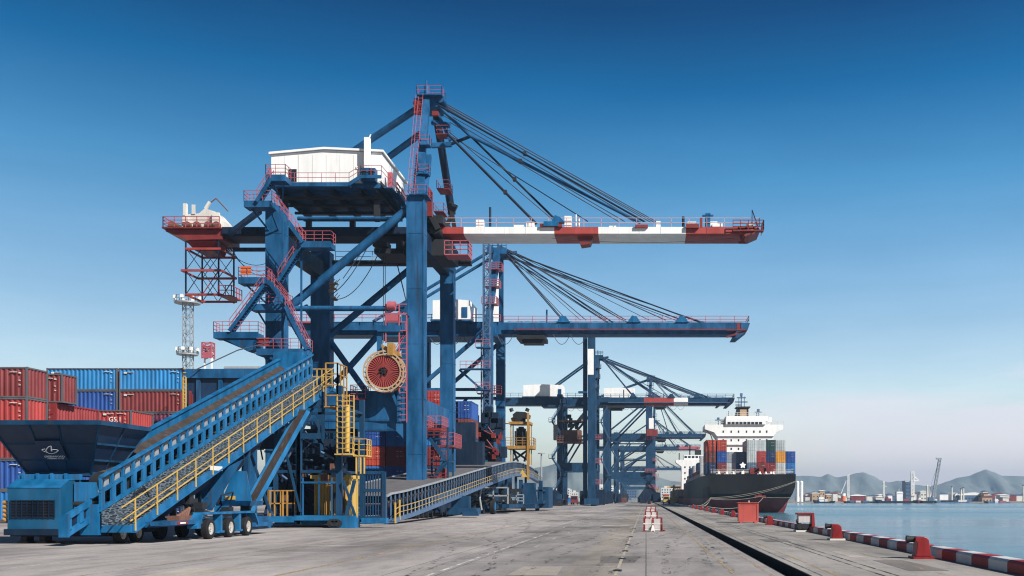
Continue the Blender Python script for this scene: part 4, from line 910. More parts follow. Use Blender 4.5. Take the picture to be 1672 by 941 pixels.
# yellow head tower on the conveyor
tw = thing('sampling_tower', 'yellow steel tower with dark machine on top at the far conveyor end', 'machine tower', (-22.5, 180, 6))
D2 = 180.0
m = MB(); x0_, x1_ = px_(836,D2), px_(866,D2)
for x in (x0_, x1_):
    for y in (D2-1.5, D2+1.5): m.beam((x,y,8.2),(x,y,pz_(690,D2)),.18)
m.box(px_(829,D2),px_(873,D2),D2-2.4,D2+2.2,pz_(734,D2),pz_(729,D2)); m.box(px_(833,D2),px_(868,D2),D2-2,D2+2,pz_(694,D2),pz_(690,D2)); m.box(px_(863,D2),px_(866.5,D2),D2-2.6,D2-2.1,pz_(784,D2),pz_(676,D2))
m.rail([(px_(829,D2),D2-2.4,pz_(729,D2)),(px_(873,D2),D2-2.4,pz_(729,D2)),(px_(873,D2),D2+2,pz_(729,D2))],1.4,1.0,.04,2)
m.prism([P(836,690,D2-1),P(850,690,D2-1),P(840,680,D2-1),P(834,683,D2-1)],(0,2,0)); m.beam(P(770,692,D2),P(836,692,D2),.14)
m.box(px_(800,D2),px_(812,D2),D2,D2+1,pz_(714,D2),pz_(690,D2))
part(m, 'tower_frame', M['ochre'], tw)
m = MB(); m.prism([P(838,683,D2-1.4),P(863,683,D2-1.4),P(864,677,D2-1.4),P(858,673,D2-1.4),P(843,672,D2-1.4),P(837,677,D2-1.4)],(0,2.6,0)); m.tube(P(842,687,D2-1.2),P(858,687,D2-1.2),.42,10); m.box(px_(845,D2),px_(856,D2),D2-1.6,D2+1,pz_(691,D2),pz_(684,D2)); m.tube(P(836,672,D2),P(834,667,D2),.35,8); m.tube(P(860,672,D2),P(862,667,D2),.35,8)
m.box(px_(842,D2),px_(862,D2),D2-1,D2+1,pz_(730,D2),pz_(712,D2)); m.box(px_(844,D2),px_(858,D2),D2-.8,D2+1,pz_(712,D2),pz_(700,D2)); m.tube(P(842,704,D2-1),P(842,726,D2-1),.2,8); m.tube(P(851,697,D2-.6),P(851,712,D2-.6),.5,10); m.tube(P(858,704,D2-1),P(861,728,D2-1),.2,8); m.each('machine_head', M['dark'], tw)
m = MB()
for a, b_ in (((838,735),(862,752)),((862,735),(838,752)),((838,735),(846,754)),((862,735),(856,754))): m.beam(P(*a,D2-1.2),P(*b_,D2-1.2),.35)
m.each('brace', M['dark'], tw)
# ------------------------------------------------------------------ the cranes farther along the quay
def far_crane(label, sx, d0, w, gauge, tail, out, zb, za, seg=None, house=None, mastlegs=None, detail=1, portal=11.5, legw=1.7, gz=2.6, tip='navy', stays=((.95,),(.55,)), blue='blue3'):
    """sx: waterside leg line, d0: near frame distance, w: frame spacing; boom level zb, mast top za"""
    d1, dm = d0+w, d0+w/2; lx = sx-gauge
    r = thing('container_crane', label, 'crane', ((sx+lx)/2, dm, 0), 'container cranes along the quay')
    B = M[blue]
    for x in (sx, lx):
        for y in (d0, d1):
            m = MB(); top = zb+1.2
            m.box(x-legw/2,x+legw/2,y-legw*.42,y+legw*.42,2,top)
            if detail > 1:
                for z in range(6, int(top), 7): m.box(x-legw/2-.04,x+legw/2+.04,y-legw*.42-.04,y+legw*.42+.04,z,z+.15)
            lg_ = m.build('leg', B, r)
        m = MB(); m.box(x-.8,x+.8,d0-4,d1+4,1.9,3.4); m.build('sill_beam', B, r)
        for y in (d0-2, d0+2.5, d1-2.5, d1+2):
            m = MB(); m.box(x-.55,x+.55,y-1.8,y+1.8,.7,1.85)
            for k in (-1.3,-.45,.45,1.3): m.tube((x-.65,y+k,.42),(x+.65,y+k,.42),.42,10)
            m.build('bogie', M['dark'], r)
    for y in (d0, d1):
        m = MB(); m.box(lx-.9,sx+.9,y-.6,y+.6,portal-1.2,portal+1.2); m.build('portal_beam', B, r)
        m = MB(); m.beam((sx-.6,y,zb-1.5),(lx+1,y,portal+ (zb-portal)*.42),.65); m.beam((lx+.7,y,portal+1),(sx-gauge*.45,y,portal+(zb-portal)*.45),.5); m.beam((lx,y,portal+(zb-portal)*.45),(sx,y,portal+(zb-portal)*.45),.5)
        m.each('brace', B, r)
    m = MB()
    for x in (sx, lx): m.box(x-.5,x+.5,d0,d1,portal-1,portal+1); m.box(x-.5,x+.5,d0,d1,zb-1.8,zb-.2)
    m.beam((lx,d0,portal+1),(lx,d1,zb-2),.5); m.beam((lx,d1,portal+1),(lx,d0,zb-2),.5); m.each('end_tie', B, r)
    y0, y1 = dm-2.6, dm+2.6
    m = MB(); m.box(lx-tail,sx+1.5,y0,y1,zb-gz*.55,zb+gz*.45); m.box(lx-tail*.3,sx+1,y0-.8,y1+.8,zb-gz*.8,zb-gz*.58); m.build('girder', B, r)
    m = MB(); m.rail([(lx-tail-.2,y0-.5,zb+gz*.45),(sx+1.5,y0-.5,zb+gz*.45)],1.2,2.4,.05,1); m.box(lx-tail-2,lx-tail+5,y0-1,y1+1,zb+gz*.3,zb+gz*.42); m.build('girder_walkway', M['pink' if detail > 1 else 'fade'], r)
    m = MB(); L_ = out
    cols = seg or [(0,1,blue)]
    names = sorted({c for _,_,c in cols} | {tip})
    for a, b_, c in cols: m.prism([(sx+1.5+L_*a,y0,zb+gz*.4),(sx+1.5+L_*a,y0,zb-gz*.2),(sx+1.5+L_*a,y0+.8,zb-gz*.5),(sx+1.5+L_*a,y1-.8,zb-gz*.5),(sx+1.5+L_*a,y1,zb-gz*.2),(sx+1.5+L_*a,y1,zb+gz*.4)],(L_*(b_-a),0,0),names.index(c))
    xe = sx+1.5+L_
    m.prism([(xe,y0,zb+gz*.4),(xe+1.6,y0,zb+gz*.35),(xe+1.2,y0,zb-.2*gz),(xe-.6,y0,zb-gz*.85),(xe-1.6,y0,zb-gz*.85),(xe-1,y0,zb-gz*.45)][::-1],(0,y1-y0,0),names.index(tip))
    bm_ = m.build('boom', [M[c] for c in names], r)
    m = MB(); m.rail([(sx+2,y0,zb+gz*.4),(xe+1.4,y0,zb+gz*.4),(xe+1.4,y1,zb+gz*.4),(sx+2,y1,zb+gz*.4)],1.1,2.6,.045 if detail>1 else .06,1); m.build('boom_railing', M['pink' if detail > 1 else 'fade'], bm_)
    m = MB(); m.beam((sx+4,y0-.9,zb-gz*.25),(xe,y0-.9,zb-gz*.25),.25,.2)
    for k in range(int(L_/4)): m.box(sx+4+4*k,sx+4.1+4*k,y0-1,y0,zb-gz*.3,zb-gz*.2)
    m.build('boom_walkway', M['red' if detail > 1 else 'fade'], bm_)
    # mast
    m = MB(); ax = sx+.8
    m.beam((sx,d0,zb),(ax,dm-2,za),1.0,1.0); m.build('mast_leg', B, r)
    m = MB(); m.beam((sx,d1,zb),(ax,dm+2,za),1.0,1.0); m.build('mast_leg', B, r)
    m = MB(); m.box(ax-1.6,ax+1.6,dm-2.4,dm+2.4,za-.7,za+.4); m.tube((ax-1.2,dm-2.5,za),(ax-1.2,dm+2.5,za),.7,10); m.tube((ax,dm-1,za),(ax,dm-1,za+2),.12,6); m.beam((ax,dm,za-.3),(ax+3.2,dm,za+.1),.5); m.rail([(ax-1.6,dm-2.4,za+.4),(ax+1.6,dm-2.4,za+.4)],1.1,.8,.05,2); m.build('mast_head', B, r)
    for k in range(1,4):
        z = zb+(za-zb)*k/4.2; m = MB(); xm = sx+.8*(k/4.2); ym = d0+(dm-2-d0)*k/4.2
        m.box(xm-1.3,xm+1.3,ym-1.5,ym+.8,z-.1,z); m.rail([(xm-1.3,ym-1.5,z),(xm+1.3,ym-1.5,z),(xm+1.3,ym+.8,z)],1.1,.9,.05,2); m.build('mast_platform', M['pink' if detail>1 else 'fade'], r)
    for s_ in (-2, 2):
        for f_, rr in zip((.93,.52,.3), (.13,.12,.1) if detail > 1 else (.22,.2,.13)):
            m = MB(); m.tube((ax+1,dm+s_,za),(sx+1.5+L_*f_*.9,dm+s_,zb+gz*.4),rr,6); m.build('forestay', M['navy'] if detail>1 else B, r)
        m = MB(); m.tube((ax-1,dm+s_,za),(lx-tail*.35,dm+s_,zb+gz*.5),.28,6); m.build('backstay', B, r)
    m = MB()
    for q in (.97,.9,.86,.6,.5): m.tube((ax,dm,za-.2),(sx+1.5+L_*q*.9,dm,zb+gz*.45),.06 if detail > 1 else .09,4)
    m.build('wire_rope', M['cable'], r)
    m = MB()
    for q in (.31,.62,.83): xx = sx+L_*q*.95; m.prism([(xx-1.2,y0-.2,zb+gz*.4),(xx+1.2,y0-.2,zb+gz*.4),(xx+.5,y0-.2,zb+gz*.4+1.0),(xx-.3,y0-.2,zb+gz*.4+1.2)],(0,y1-y0+.4,0))
    m.tube((sx+L_*.22,dm,zb+1),(sx+L_*.22,dm,zb+3.6),.16,6); m.each('stay_bracket', M['blue2'] if detail > 1 else B, bm_)
    if house:
        a, b_, hh = house; z0 = zb+gz*.5
        m = MB(); m.prism([(a,dm-4,z0),(b_,dm-4,z0),(b_,dm-4,z0+hh),((a+b_)/2,dm-4,z0+hh+.25),(a,dm-4,z0+hh)],(0,8,0)); hs = m.build('machine_house', M['white'], r)
        m = MB(); m.box(b_-1.4,b_-.4,dm-4.1,dm-4,z0+.4,z0+2.2); m.build('door', M['blue'], hs)
        m = MB(); m.box(a-.3,b_+.3,dm-4.6,dm+4.6,z0-.35,z0-.02); m.build('house_deck', B, hs)
    # trolley with cab, festoons, platforms, stairs
    m = MB(); q9 = random.Random(int(d0))
    for k in range(12):
        x = (sx if k % 2 else lx)+q9.uniform(-3,3); y = d0-q9.uniform(1,4); h_ = q9.uniform(.8,2.6); w_ = q9.uniform(.5,1.4); m.box(x-w_,x+w_,y-.8,y+.8,q9.choice((.3,1.2,2.4)),2.4+h_)
    m.each('ground_gear', M['dark' if int(d0) % 2 else 'navy'], r)
    m = MB(); tx = sx+L_*.16; m.box(tx-2.5,tx+2.5,dm-3,dm+3,zb-gz*.5-1.0,zb-gz*.5-.3); m.box(tx-1.6,tx+2,dm-2,dm+1,zb-gz*.5-1.6,zb-gz*.5-.9); m.build('trolley', M['dark'], r)
    m = MB()
    for k in range(7):
        x0 = tx-3-3*k if k < 5 else tx+7+3*(k-5); m = MB(); m.wire([(x0-3*t/8,y0-.6,zb-gz*.6-1.8*4*(t/8)*(1-t/8)) for t in range(9)],.05,4); m.build('festoon_cable', M['cable'], r)
    m = MB(); m.wire([(tx+2,y0-.4,zb-gz*.75),(xe-1,y0-.4,zb-gz*.8)],.04,4); m.build('festoon_cable', M['cable'], r)
    n = 5; zz = [3.4+(zb-5)*k/n for k in range(n+1)]; m = MB(); m2 = MB()
    for k in range(n):
        xa, xb = (lx-2.2, lx+1.2) if k%2 == 0 else (lx+1.2, lx-2.2)
        m.flight((xa,d0-1.4,zz[k]),(xb,d0-1.4,zz[k+1]),.8); m.box(xb-.9,xb+.9,d0-2.4,d0-1,zz[k+1]-.2,zz[k+1]); m2.rail([(xb-.9,d0-2.4,zz[k+1]),(xb+.9,d0-2.4,zz[k+1]),(xb+.9,d0-1,zz[k+1])],1.1,.9,.05,1)
        m2.rail([(xa,d0-2.2,zz[k]),(xb,d0-2.2,zz[k+1])],1.1,1.2,.05,1)
    st = m.build('stairway', B, r); m2.build('handrail', M['pink' if detail>1 else 'fade'], st)
    for z in (portal+1.2, portal-5, zb*.62):
        m = MB(); m.box(sx-1.6,sx+2.4,d0-2,d0-.7,z-.15,z); m.rail([(sx-1.6,d0-2,z),(sx+2.4,d0-2,z),(sx+2.4,d0-.7,z)],1.2,.9,.06,2); m.build('leg_platform', M['red' if detail>1 else 'pink'], r)
    return r
k2 = far_crane('second blue container crane, all blue boom level below the striped boom', -27.2, 173, 15, 14, 21, 42.5, 32.5, 46.3, gz=2.2, detail=2, house=(-37.5,-31,3.4), tip='blue', legw=1.6, blue='blue')
for a, b_, r_ in ((816,1087,.1),(816,1060,.06),(818,1022,.1),(818,1016,.1),(816,990,.05),(814,957,.09),(812,948,.06),(812,926,.08)):
    m = MB(); m.tube(P(a,402,179), P(b_,523,178.6), r_, 5); part(m, 'wire_rope', M['cable'], k2)
m = MB(); p = P(1186,543,177); m.box(p.x,p.x+3.6,176,176.9,p.z+.2,p.z+.4); m.box(p.x+1.8,p.x+2.4,176.2,176.8,p.z+.4,p.z+1.6); m.beam((p.x,176.5,p.z-.9),(p.x+3.4,176.5,p.z+.2),.3); part(m, 'tip_platform', M['red'], k2)
m = MB(); p = P(808,450,180); m.box(p.x-.6,p.x+.6,179.4,180.6,33,44.5); part(m, 'white_post', M['white'], k2)
m = MB(); m.lattice(P(795,745,170.5), P(795,400,170.5), 1.1, .09, 26, 1.1); m.tube(P(786,690,171),P(786,540,171),.12,6); part(m, 'ladder_tower', M['fade'], k2)
for y in (637,603,568,712,735):
    p = P(790,y,170); xw = p.x-1.2-(2.6 if y in (603,) else 0); m = MB(); m.box(xw,p.x+1.2,168.8,170.4,p.z-.15,p.z); lp_ = part(m, 'ladder_platform', M['blue'], k2)
    m = MB(); m.rail([(xw,168.8,p.z),(p.x+1.2,168.8,p.z)],1.2,1.0,.04,1); m.build('railing', M['pink'], lp_)
m = MB(); m.beam(P(750,604,170),P(786,636,170),.35); part(m, 'platform_strut', M['blue'], k2)
m = MB()
m.box(P(744,0,149).x,P(776,0,149).x,148.5,150,0,P(0,690,149).z); m.box(P(738,0,148).x,P(790,0,148).x,147,149,0,P(0,722,148).z)
for k in range(44): p = P(rnd.uniform(738,822),rnd.uniform(672,752),169); m.box(p.x-.6,p.x+.6,168,170,p.z-.9,p.z+.9)
m.each('leg_machine', M['navy'], k2)
m = MB()
for k in range(8): p = P(rnd.uniform(780,830),rnd.uniform(700,750),168); m.box(p.x-.3,p.x+.3,167,168,p.z-.4,p.z+.4); m.tube((p.x,167.5,p.z),(p.x+rnd.uniform(-2,2),167.5,p.z+rnd.uniform(.5,2.5)),.12,6)
m.each('leg_cabinet', M['red'], k2)
k3 = far_crane('third blue crane, with white machine house and a tall leg bearing a white panel', -15.4, 296, 18, 10, 20, 39, 31.6, 45.0, seg=[(0,.34,'blue3'),(.34,.57,'brick'),(.57,.68,'white'),(.68,1,'blue3')], house=(-36.8,-25,3.4), legw=1.6, gz=2.3)
m = MB(); p = P(966,700,288); m.box(p.x-1.05,p.x+1.05,287,289,2,49.5); m.box(p.x-2.6,p.x-1.4,290,291.5,2,49.5); m.box(p.x-2,p.x+2,285,291,.4,2.2); tl = m.each('tall_leg', M['blue3'], k3)[0]
m = MB(); p = P(964.5,590,286.9); m.box(p.x-.85,p.x+.85,286.9,287.0,P(0,612,287).z,P(0,570,287).z); m.build('white_panel', M['white'], tl)
m = MB(); z = P(0,640,287).z; m.box(p.x-3.5,p.x-1,286,288,z-.4,z+.1); m.build('crossbeam', M['blue'], tl)
m = MB(); p = P(935,712,296); m.box(p.x-3.4,p.x+2.6,294,298,p.z-1.8,p.z+1.6); m.box(p.x-4.4,p.x+3.6,293,299,p.z-2.2,p.z-1.8); m.box(p.x-4.4,p.x+3.6,293,299,p.z+4,p.z+4.4); m.rail([(p.x-4.4,293,p.z-1.8),(p.x+3.6,293,p.z-1.8)],1.6,.9,.08,2); part(m, 'hoist_cabin', M['rust'], k3)
m = MB()
for k in range(12): q = P(rnd.uniform(918,952),rnd.uniform(680,698),295); m.box(q.x-.5,q.x+.5,295,296,q.z-.6,q.z+.6)
m.box(P(904,715,294).x,P(911,715,294).x,293,295,P(0,719,294).z,P(0,694,294).z); m.each('hoist_gear', M['dark'], k3)
far_crane('fourth blue crane behind the third, white sign on its wide dark leg', 1.2, 400, 18, 17, 16, 27, 41.3, 50.5, house=(-17,-4.5,4.0), legw=2.6, gz=2.6)
m = MB()
k4 = bpy.data.objects['container_crane.003']
p = P(1063.5,692,396.5); m.box(p.x-.95,p.x+.95,396.4,396.8,p.z-2.0,p.z+2.2); part(m, 'sign_board', M['white'], k4)
m = MB(); p = P(1064,707,396); m.box(p.x-2.0,p.x+2.4,395,397,p.z-1.3,p.z+1.3); part(m, 'red_cabin', M['red'], k4)
m = MB(); p = P(1060,0,398); m.prism([(p.x-3,397,1),(p.x+3,397,1),(p.x+2,397,6),(p.x-2,397,6)],(0,3,0)); m.beam((p.x-4.5,397,2),(p.x+2,397,11),.6); m.beam((p.x+4.5,397,2),(p.x-2,397,11),.6); m.box(p.x-4.6,p.x-1.5,396,399,.6,2.4); m.box(p.x+1.5,p.x+4.6,396,399,.6,2.4); part(m, 'leg_base', M['navy'], k4)
far_crane('fifth blue crane, upper of the two short blue booms right of the dark leg', 3.5, 480, 18, 18, 14, 22.5, 32.5, 52, legw=2, detail=1)
far_crane('sixth blue crane, lower of the two short blue booms right of the dark leg', 4, 585, 18, 18, 14, 25, 31.8, 48, legw=2, seg=[(0,.55,'blue3'),(.55,1,'pink')], tip='pink')
far_crane('farthest blue crane with its boom just left of the small white ship bridge', 3, 900, 20, 22, 16, 28, 29, 44, legw=2.6)
# ------------------------------------------------------------------ shipping containers
CT = {}
CC = dict(maroon=S(112,42,44), red=S(128,42,44), bright=S(152,50,48), blue=S(26,104,168), dblue=S(26,70,140), sky=S(34,120,178), plum=S(120,58,84), orange=S(166,64,46), grey=S(142,150,156), lgrey=S(176,182,184), green=S(34,64,62), amber=S(206,140,44), navy=S(28,52,92), brown=S(112,56,48), slate=S(84,104,124))
for k, v in CC.items(): M['ct_'+k] = paint('container_'+k, v, .5, .4, dirt=(.09,.04,.025,1), scale=.9)
M['ct_frame'] = paint('container_frame_grey', S(86,86,92), .6, .3)
def ct_mesh(col, L, W, Hh, along):
    """corrugated body, frame and doors as three shared meshes; long axis 'x' or 'y', origin at the lower near left corner"""
    key = (col, L, W, Hh, along)
    if key in CT: return CT[key]
    sx_, sy_ = (L, W) if along == 'x' else (W, L)
    body, fr, dr = MB(), MB(), MB(); z0, z1 = .12, Hh-.1
    def corr(a, b_, n, out):
        a, b_ = Vector(a), Vector(b_); out = Vector(out); pts = []
        for k in range(n):
            for t, o in ((0,0),(.3,0),(.5,-.09),(.8,-.09)): pts.append(a.lerp(b_,(k+t)/n)+out*o)
        pts.append(b_)
        for p, q in zip(pts, pts[1:]): body.quad(p+Vector((0,0,z0)), q+Vector((0,0,z0)), q+Vector((0,0,z1)), p+Vector((0,0,z1)))
    nx, ny = max(4, round(sx_/.48)), max(4, round(sy_/.48))
    e = .03
    corr((0,e,0),(sx_,e,0),nx,(0,-1,0)); corr((sx_-e,0,0),(sx_-e,sy_,0),ny,(1,0,0)); corr((sx_,sy_-e,0),(0,sy_-e,0),nx,(0,1,0)); corr((e,sy_,0),(e,0,0),ny,(-1,0,0))
    body.box(.02,sx_-.02,.02,sy_-.02,z1-.04,z1+.02); body.box(.02,sx_-.02,.02,sy_-.02,z0-.04,z0)
    for x in (0, sx_-.14):
        for y in (0, sy_-.14): fr.box(x-.01,x+.15,y-.01,y+.15,0,Hh)
    for z in (0.01, Hh-.15):
        for y in (-.005, sy_-.115): fr.box(.14,sx_-.14,y,y+.12,z,z+.13)
        for x in (-.005, sx_-.115): fr.box(x,x+.12,.14,sy_-.14,z,z+.13)
    if along == 'y':
        for a in (.16, sx_/2+.02): dr.box(a,sx_/2-.18+a,-.06,.0,z0+.02,z1-.02)
        for t in (.2,.38,.62,.8): dr.tube((sx_*t,-.1,z0),(sx_*t,-.1,z1),.035,5)
        for z in (.35*Hh,.62*Hh): dr.box(.2,sx_-.2,-.1,-.06,z,z+.06)
        for k in range(6): dr.box(sx_*(.55+.3*(k%2)*.6),sx_*(.55+.3*(k%2)*.6)+.28,-.075,-.06,Hh*(.5+.12*(k//2)),Hh*(.5+.12*(k//2))+.07,1)
    else:
        body.box(sx_-1.5,sx_-.9,-.09,.03,Hh*.82,Hh*.82+.05,1); body.box(sx_-.7,sx_-.56,-.09,.03,Hh*.78,Hh*.78+.1,1); body.box(sx_-.7,sx_-.6,-.09,.03,Hh*.55,Hh*.55+.06,1); body.box(.6,.9,-.09,.03,Hh*.74,Hh*.74+.2,1); body.box(1.0,1.7,-.09,.03,Hh*.8,Hh*.8+.05,1); body.box(sx_-.68,sx_-.58,-.09,.03,Hh*.4,Hh*.4+.05,1)
    mk = lambda mb, nm, ms: mb.build(nm, ms)
    ob = mk(body, 'container_body', [M['ct_'+col], M['cream']]); of = mk(fr, 'corner_frame', M['ct_frame'] if along == 'x' else M['ct_'+col]); od = mk(dr, 'door', [M['ct_'+col], M['cream']])
    CT[key] = (ob.data, of.data, od.data)
    for o in (ob, of, od): bpy.data.objects.remove(o)
    return CT[key]
def container(label, x, y, z, col, L=6.06, W=2.44, Hh=2.6, along='x', group=None):
    a, b_, c = ct_mesh(col, L, W, Hh, along)
    o = bpy.data.objects.new('shipping_container', a); C.objects.link(o); o.location = (x,y,z); ORG[o.name] = Vector((x,y,z)); tag(o, label, 'container', group)
    for nm, me in (('corner_frame', b_), ('door', c)) if along == 'y' else (('corner_frame', b_),):
        k = bpy.data.objects.new(nm, me); C.objects.link(k); k.parent = o
    return o
# left: red stack in front of the blue stack
GL = 'containers stacked behind the hopper'
xr, yr, hh = -54.6, 88.6, 2.72
top = P(48,599,yr).z
def stack(x, y, ztop, cols, names, L, W, along, where, Hh=hh, grp=GL):
    n = math.ceil((ztop-.05)/Hh)
    cols = cols + [('dblue','navy','brown','blue')[k % 4] for k in range(max(0, n-len(cols)))]
    for k in range(n):
        c = cols[k]; z = ztop-Hh*(k+1)
        lab = names[k] if k < len(names) and names[k] else None
        container(lab or ('container low in the %s, mostly behind the machines' % where), x, y, z, c, L, W, Hh, along, grp)
stack(xr-7.9, yr, top, ['maroon','bright','red','dblue','blue'], ['dark red container on top of the leftmost stack above the hopper','bright red container second from the top in the leftmost stack','red container at the left edge just above the hopper rim','blue container at the left edge beside the hopper','lowest blue container at the left edge behind the engine housing'], 7.9, 3.1, 'x', 'leftmost container stack')
stack(xr-2.9, yr+4.2, P(92,658,yr+4.2).z, ['red','plum','dblue','navy'], ['long faded red container running away behind the two leftmost stack tops'], 7.2, 3.0, 'y', 'second container stack')
container('dark red container end with white marks peeking out behind the leftmost top container', -60.0, yr+4.2, P(92,658,yr+4.2).z+.03, 'maroon', 6.06, 2.44, 2.7, 'x', GL)
d = 118.0; t1 = P(0,601,d).z
x1, x2, Lb = P(73,0,d).x, P(193,0,d).x, 7.55
stack(x1+.2, d, t1, ['sky','dblue','bright','maroon','blue'], ['bright blue container on top, left of the blue pair behind the hopper','dark blue container below the left of the two bright blue top containers','red container with white letters just above the hopper rim'], 8.3, 2.6, 'x', 'left blue container stack', 2.62)
stack(x2+.1, d, t1, ['sky','maroon','plum','red','dblue'], ['bright blue container on top with a white mark, right of the blue pair','dark red container below the right bright blue top container','purple container low between hopper and belt'], 7.6, 2.6, 'x', 'right blue container stack', 2.62)
p = P(160,676,d-9); container('bright red container end sticking out beneath the dark blue container', p.x, d-9, P(0,704,d-9).z, 'bright', 3.6, 5, 2.3, 'x', GL)
o = bpy.data.objects['shipping_container']
rc_ = [x for x in bpy.data.objects if x.get('label','').startswith('bright red container end')][0]
text_mesh('lettering', 'G5.1', .72, M['white'], rc_, P(188,688.5,d-9.08), (1,0,0), (0,0,1), .0)
for k in range(7): container('container low in the leftmost stack row, mostly behind the machines', p.x, d-9, P(0,704,d-9).z-2.0*(k+1), ('red','dblue','brown')[k%3], 4.1, 5, 2.0, 'x', GL) if P(0,704,d-9).z-2.0*(k+1) > -.1 else None
# stack seen through the crane legs
GM = 'containers stacked behind the crane legs'
d = 133.0; hq = 2.62; zt = P(0,697,d).z
cols = [('dblue','blue','blue','brown'),('red','maroon','dblue','red'),('blue','dblue','red','navy'),('red','brown','navy','blue')]
nm = {(0,0):'dark blue container on top, directly under the cable reel',(0,1):'blue container on top between reel and big crane leg',(1,0):'red container below the dark blue one under the cable reel',(1,1):'dark red container half in shadow left of the big crane leg',(2,0):'blue container in the third tier above the grey ramp belt',(2,1):'dark blue container in the third tier beside the big crane leg'}
xs = [P(596,0,d).x, P(630,0,d).x, P(662,0,d).x, P(694,0,d).x]
for t in range(math.ceil(zt/hq)):
    for c in range(4):
        col = [['dblue','blue','orange','blue'],['orange','maroon','red','maroon'],['blue','dblue','red','navy'],['red','brown','navy','blue']][t%4][c]
        container(nm.get((t,c), 'container in the row half hidden behind the big crane legs'), xs[c], d, zt-hq*(t+1), col, 6.1, 2.62, hq, 'y', GM)
d = 152.0
for px, cols in ((694,['bright','navy','brown','navy','brown','navy']),(722,['dblue','brown','navy','slate','navy','brown']),(743,['dblue','brown','navy','slate','navy','brown'])):
    zt2 = P(0,638 if px == 694 else 655,d).z; x = P(px,0,d).x
    for k in range(math.ceil(zt2/2.7)): container({694:'bright red container on top, seen between the two waterside legs',743:'dark blue container on top right of the second waterside leg'}.get(px, 'container in the back row between the crane legs') if k == 0 else 'container in the back row between the crane legs', x, d, zt2-2.7*(k+1), cols[k % 6], 6.1, 2.5, 2.7, 'y', GM)

# ------------------------------------------------------------------ big blue bin behind the belt
d = 98.0
bn = thing('storage_bin', 'big open dark blue steel bin with ribbed sides rising behind the conveyor belt', 'bin', (P(365,0,d).x, d+3, 0))
xa, xb, zt, zl = P(304,0,d).x, P(426,0,d).x, P(0,603,d).z, P(0,680,d).z
m = MB(); m.box(xa,xb,d,d+6,zl,zt-.9); m.prism([(xa,d,zl),(xb,d,zl),(xb-2,d,zl-3),(xa+2,d,zl-3)][::-1],(0,6,0)); part(m, 'bin_body', M['hopper'], bn)
m = MB(); m.box(xa-.1,xb+.1,d-.25,d+6.2,zt-.85,zt); m.box(xa-.1,xb,d-.35,d-.25,zt-.9,zt-.75)
for px in (325,361,395): x = P(px,0,d).x; m.box(x-.2,x+.2,d-.2,d,zl,zt-.9)
part(m, 'bin_rim', M['blue'], bn)
m = MB()
for x in (xa+1,xb-1):
    for y in (d+.6,d+5.4): m.box(x-.3,x+.3,y-.3,y+.3,0,zl-.5)
part(m, 'bin_legs', M['blue'], bn)
m = MB(); m.tube((P(363,0,d).x,d+.5,zt+.15),(xb+.1,d+.5,zt+.15),.2,8); part(m, 'pipe', M['grey'], bn)
m = MB()
for s_ in (P(306,0,d).x, P(310.5,0,d).x): m.beam((s_,d-.9,zl-2),(s_,d-.9,zt-.9),.1)
for k in range(18): z = zl-1.6+k*.36; m.beam((P(306,0,d).x,d-.9,z),(P(310.5,0,d).x,d-.9,z),.07)
part(m, 'ladder', M['yellow'], bn)
m = MB(); m.beam((P(316,0,d).x,d-.7,zl-2),(P(316,0,d).x,d-.7,zt-2.2),.18); m.beam((P(319,0,d).x,d-.7,zl-2),(P(319,0,d).x,d-.7,zt-2.5),.12); part(m, 'red_pipe', M['red'], bn)
m = MB(); m.wire([P(315,606,97), P(388,572,100), P(437,560,104)], .06, 5); tag(m.build('steel_cable', M['cable'], org=P(315,606,97)), 'thin dark cable sloping from the blue bin up to the crane stairs', 'cable')
# ------------------------------------------------------------------ lighting masts
lt = thing('lighting_mast', 'tall grey lattice lighting mast left of the crane, behind the containers', 'light mast', (P(307,0,190).x, 190, 0))
d = 190.0; m = MB(); b0 = P(307,0,d); b0.z = 0; t0 = P(307,492,d); m.lattice(b0, t0, 1.4, .075, 26, 1.4); part(m, 'lattice_tower', M['grey'], lt)
for y, w_ in ((494,2.3),(578,1.9)):
    p = P(306,y,d); m = MB(); m.tube((p.x,d,p.z-.25),(p.x,d,p.z),w_,16); pf = part(m, 'mast_deck', M['grey'], lt)
    pts = [(p.x+w_*math.cos(2*math.pi*k/12),d+w_*math.sin(2*math.pi*k/12),p.z) for k in range(13)]; m = MB(); m.rail(pts,1.1,1,.04,1); m.build('railing', M['grey'], pf)
    m = MB()
    for k in range(8): a = 2*math.pi*k/8; c_ = Vector((p.x+w_*math.cos(a),d+w_*math.sin(a),p.z+.8)); m.box(c_.x-.25,c_.x+.25,c_.y-.2,c_.y+.2,c_.z-.3,c_.z+.3)
    m.each('floodlight', M['white'], pf)
p = P(307,480,d); m = MB(); m.tube(t0, p, .07, 6); part(m, 'lightning_rod', M['grey'], lt)
d = 260.0; p = P(340,0,d)
sg = thing('signal_tower', 'small red and white signal tower right of the grey lighting mast', 'tower', (p.x, d, 0))
m = MB()
for dx in (-.9,.9): m.beam((p.x+dx,d,0),(p.x+dx,d,P(0,575,d).z),.35)
part(m, 'post', M['white'], sg)
m = MB(); a, b_ = P(340,586,d), P(340,560,d); m.lattice(a, b_, 2.4, .14, 4, 2.0); m.box(a.x-1.2,a.x+1.2,d-1,d+1,b_.z-1.6,b_.z-.9); m.box(a.x-.9,a.x+1.2,d-1.1,d-1,a.z,a.z+1.6); part(m, 'red_head', M['pink'], sg)
d = 420.0
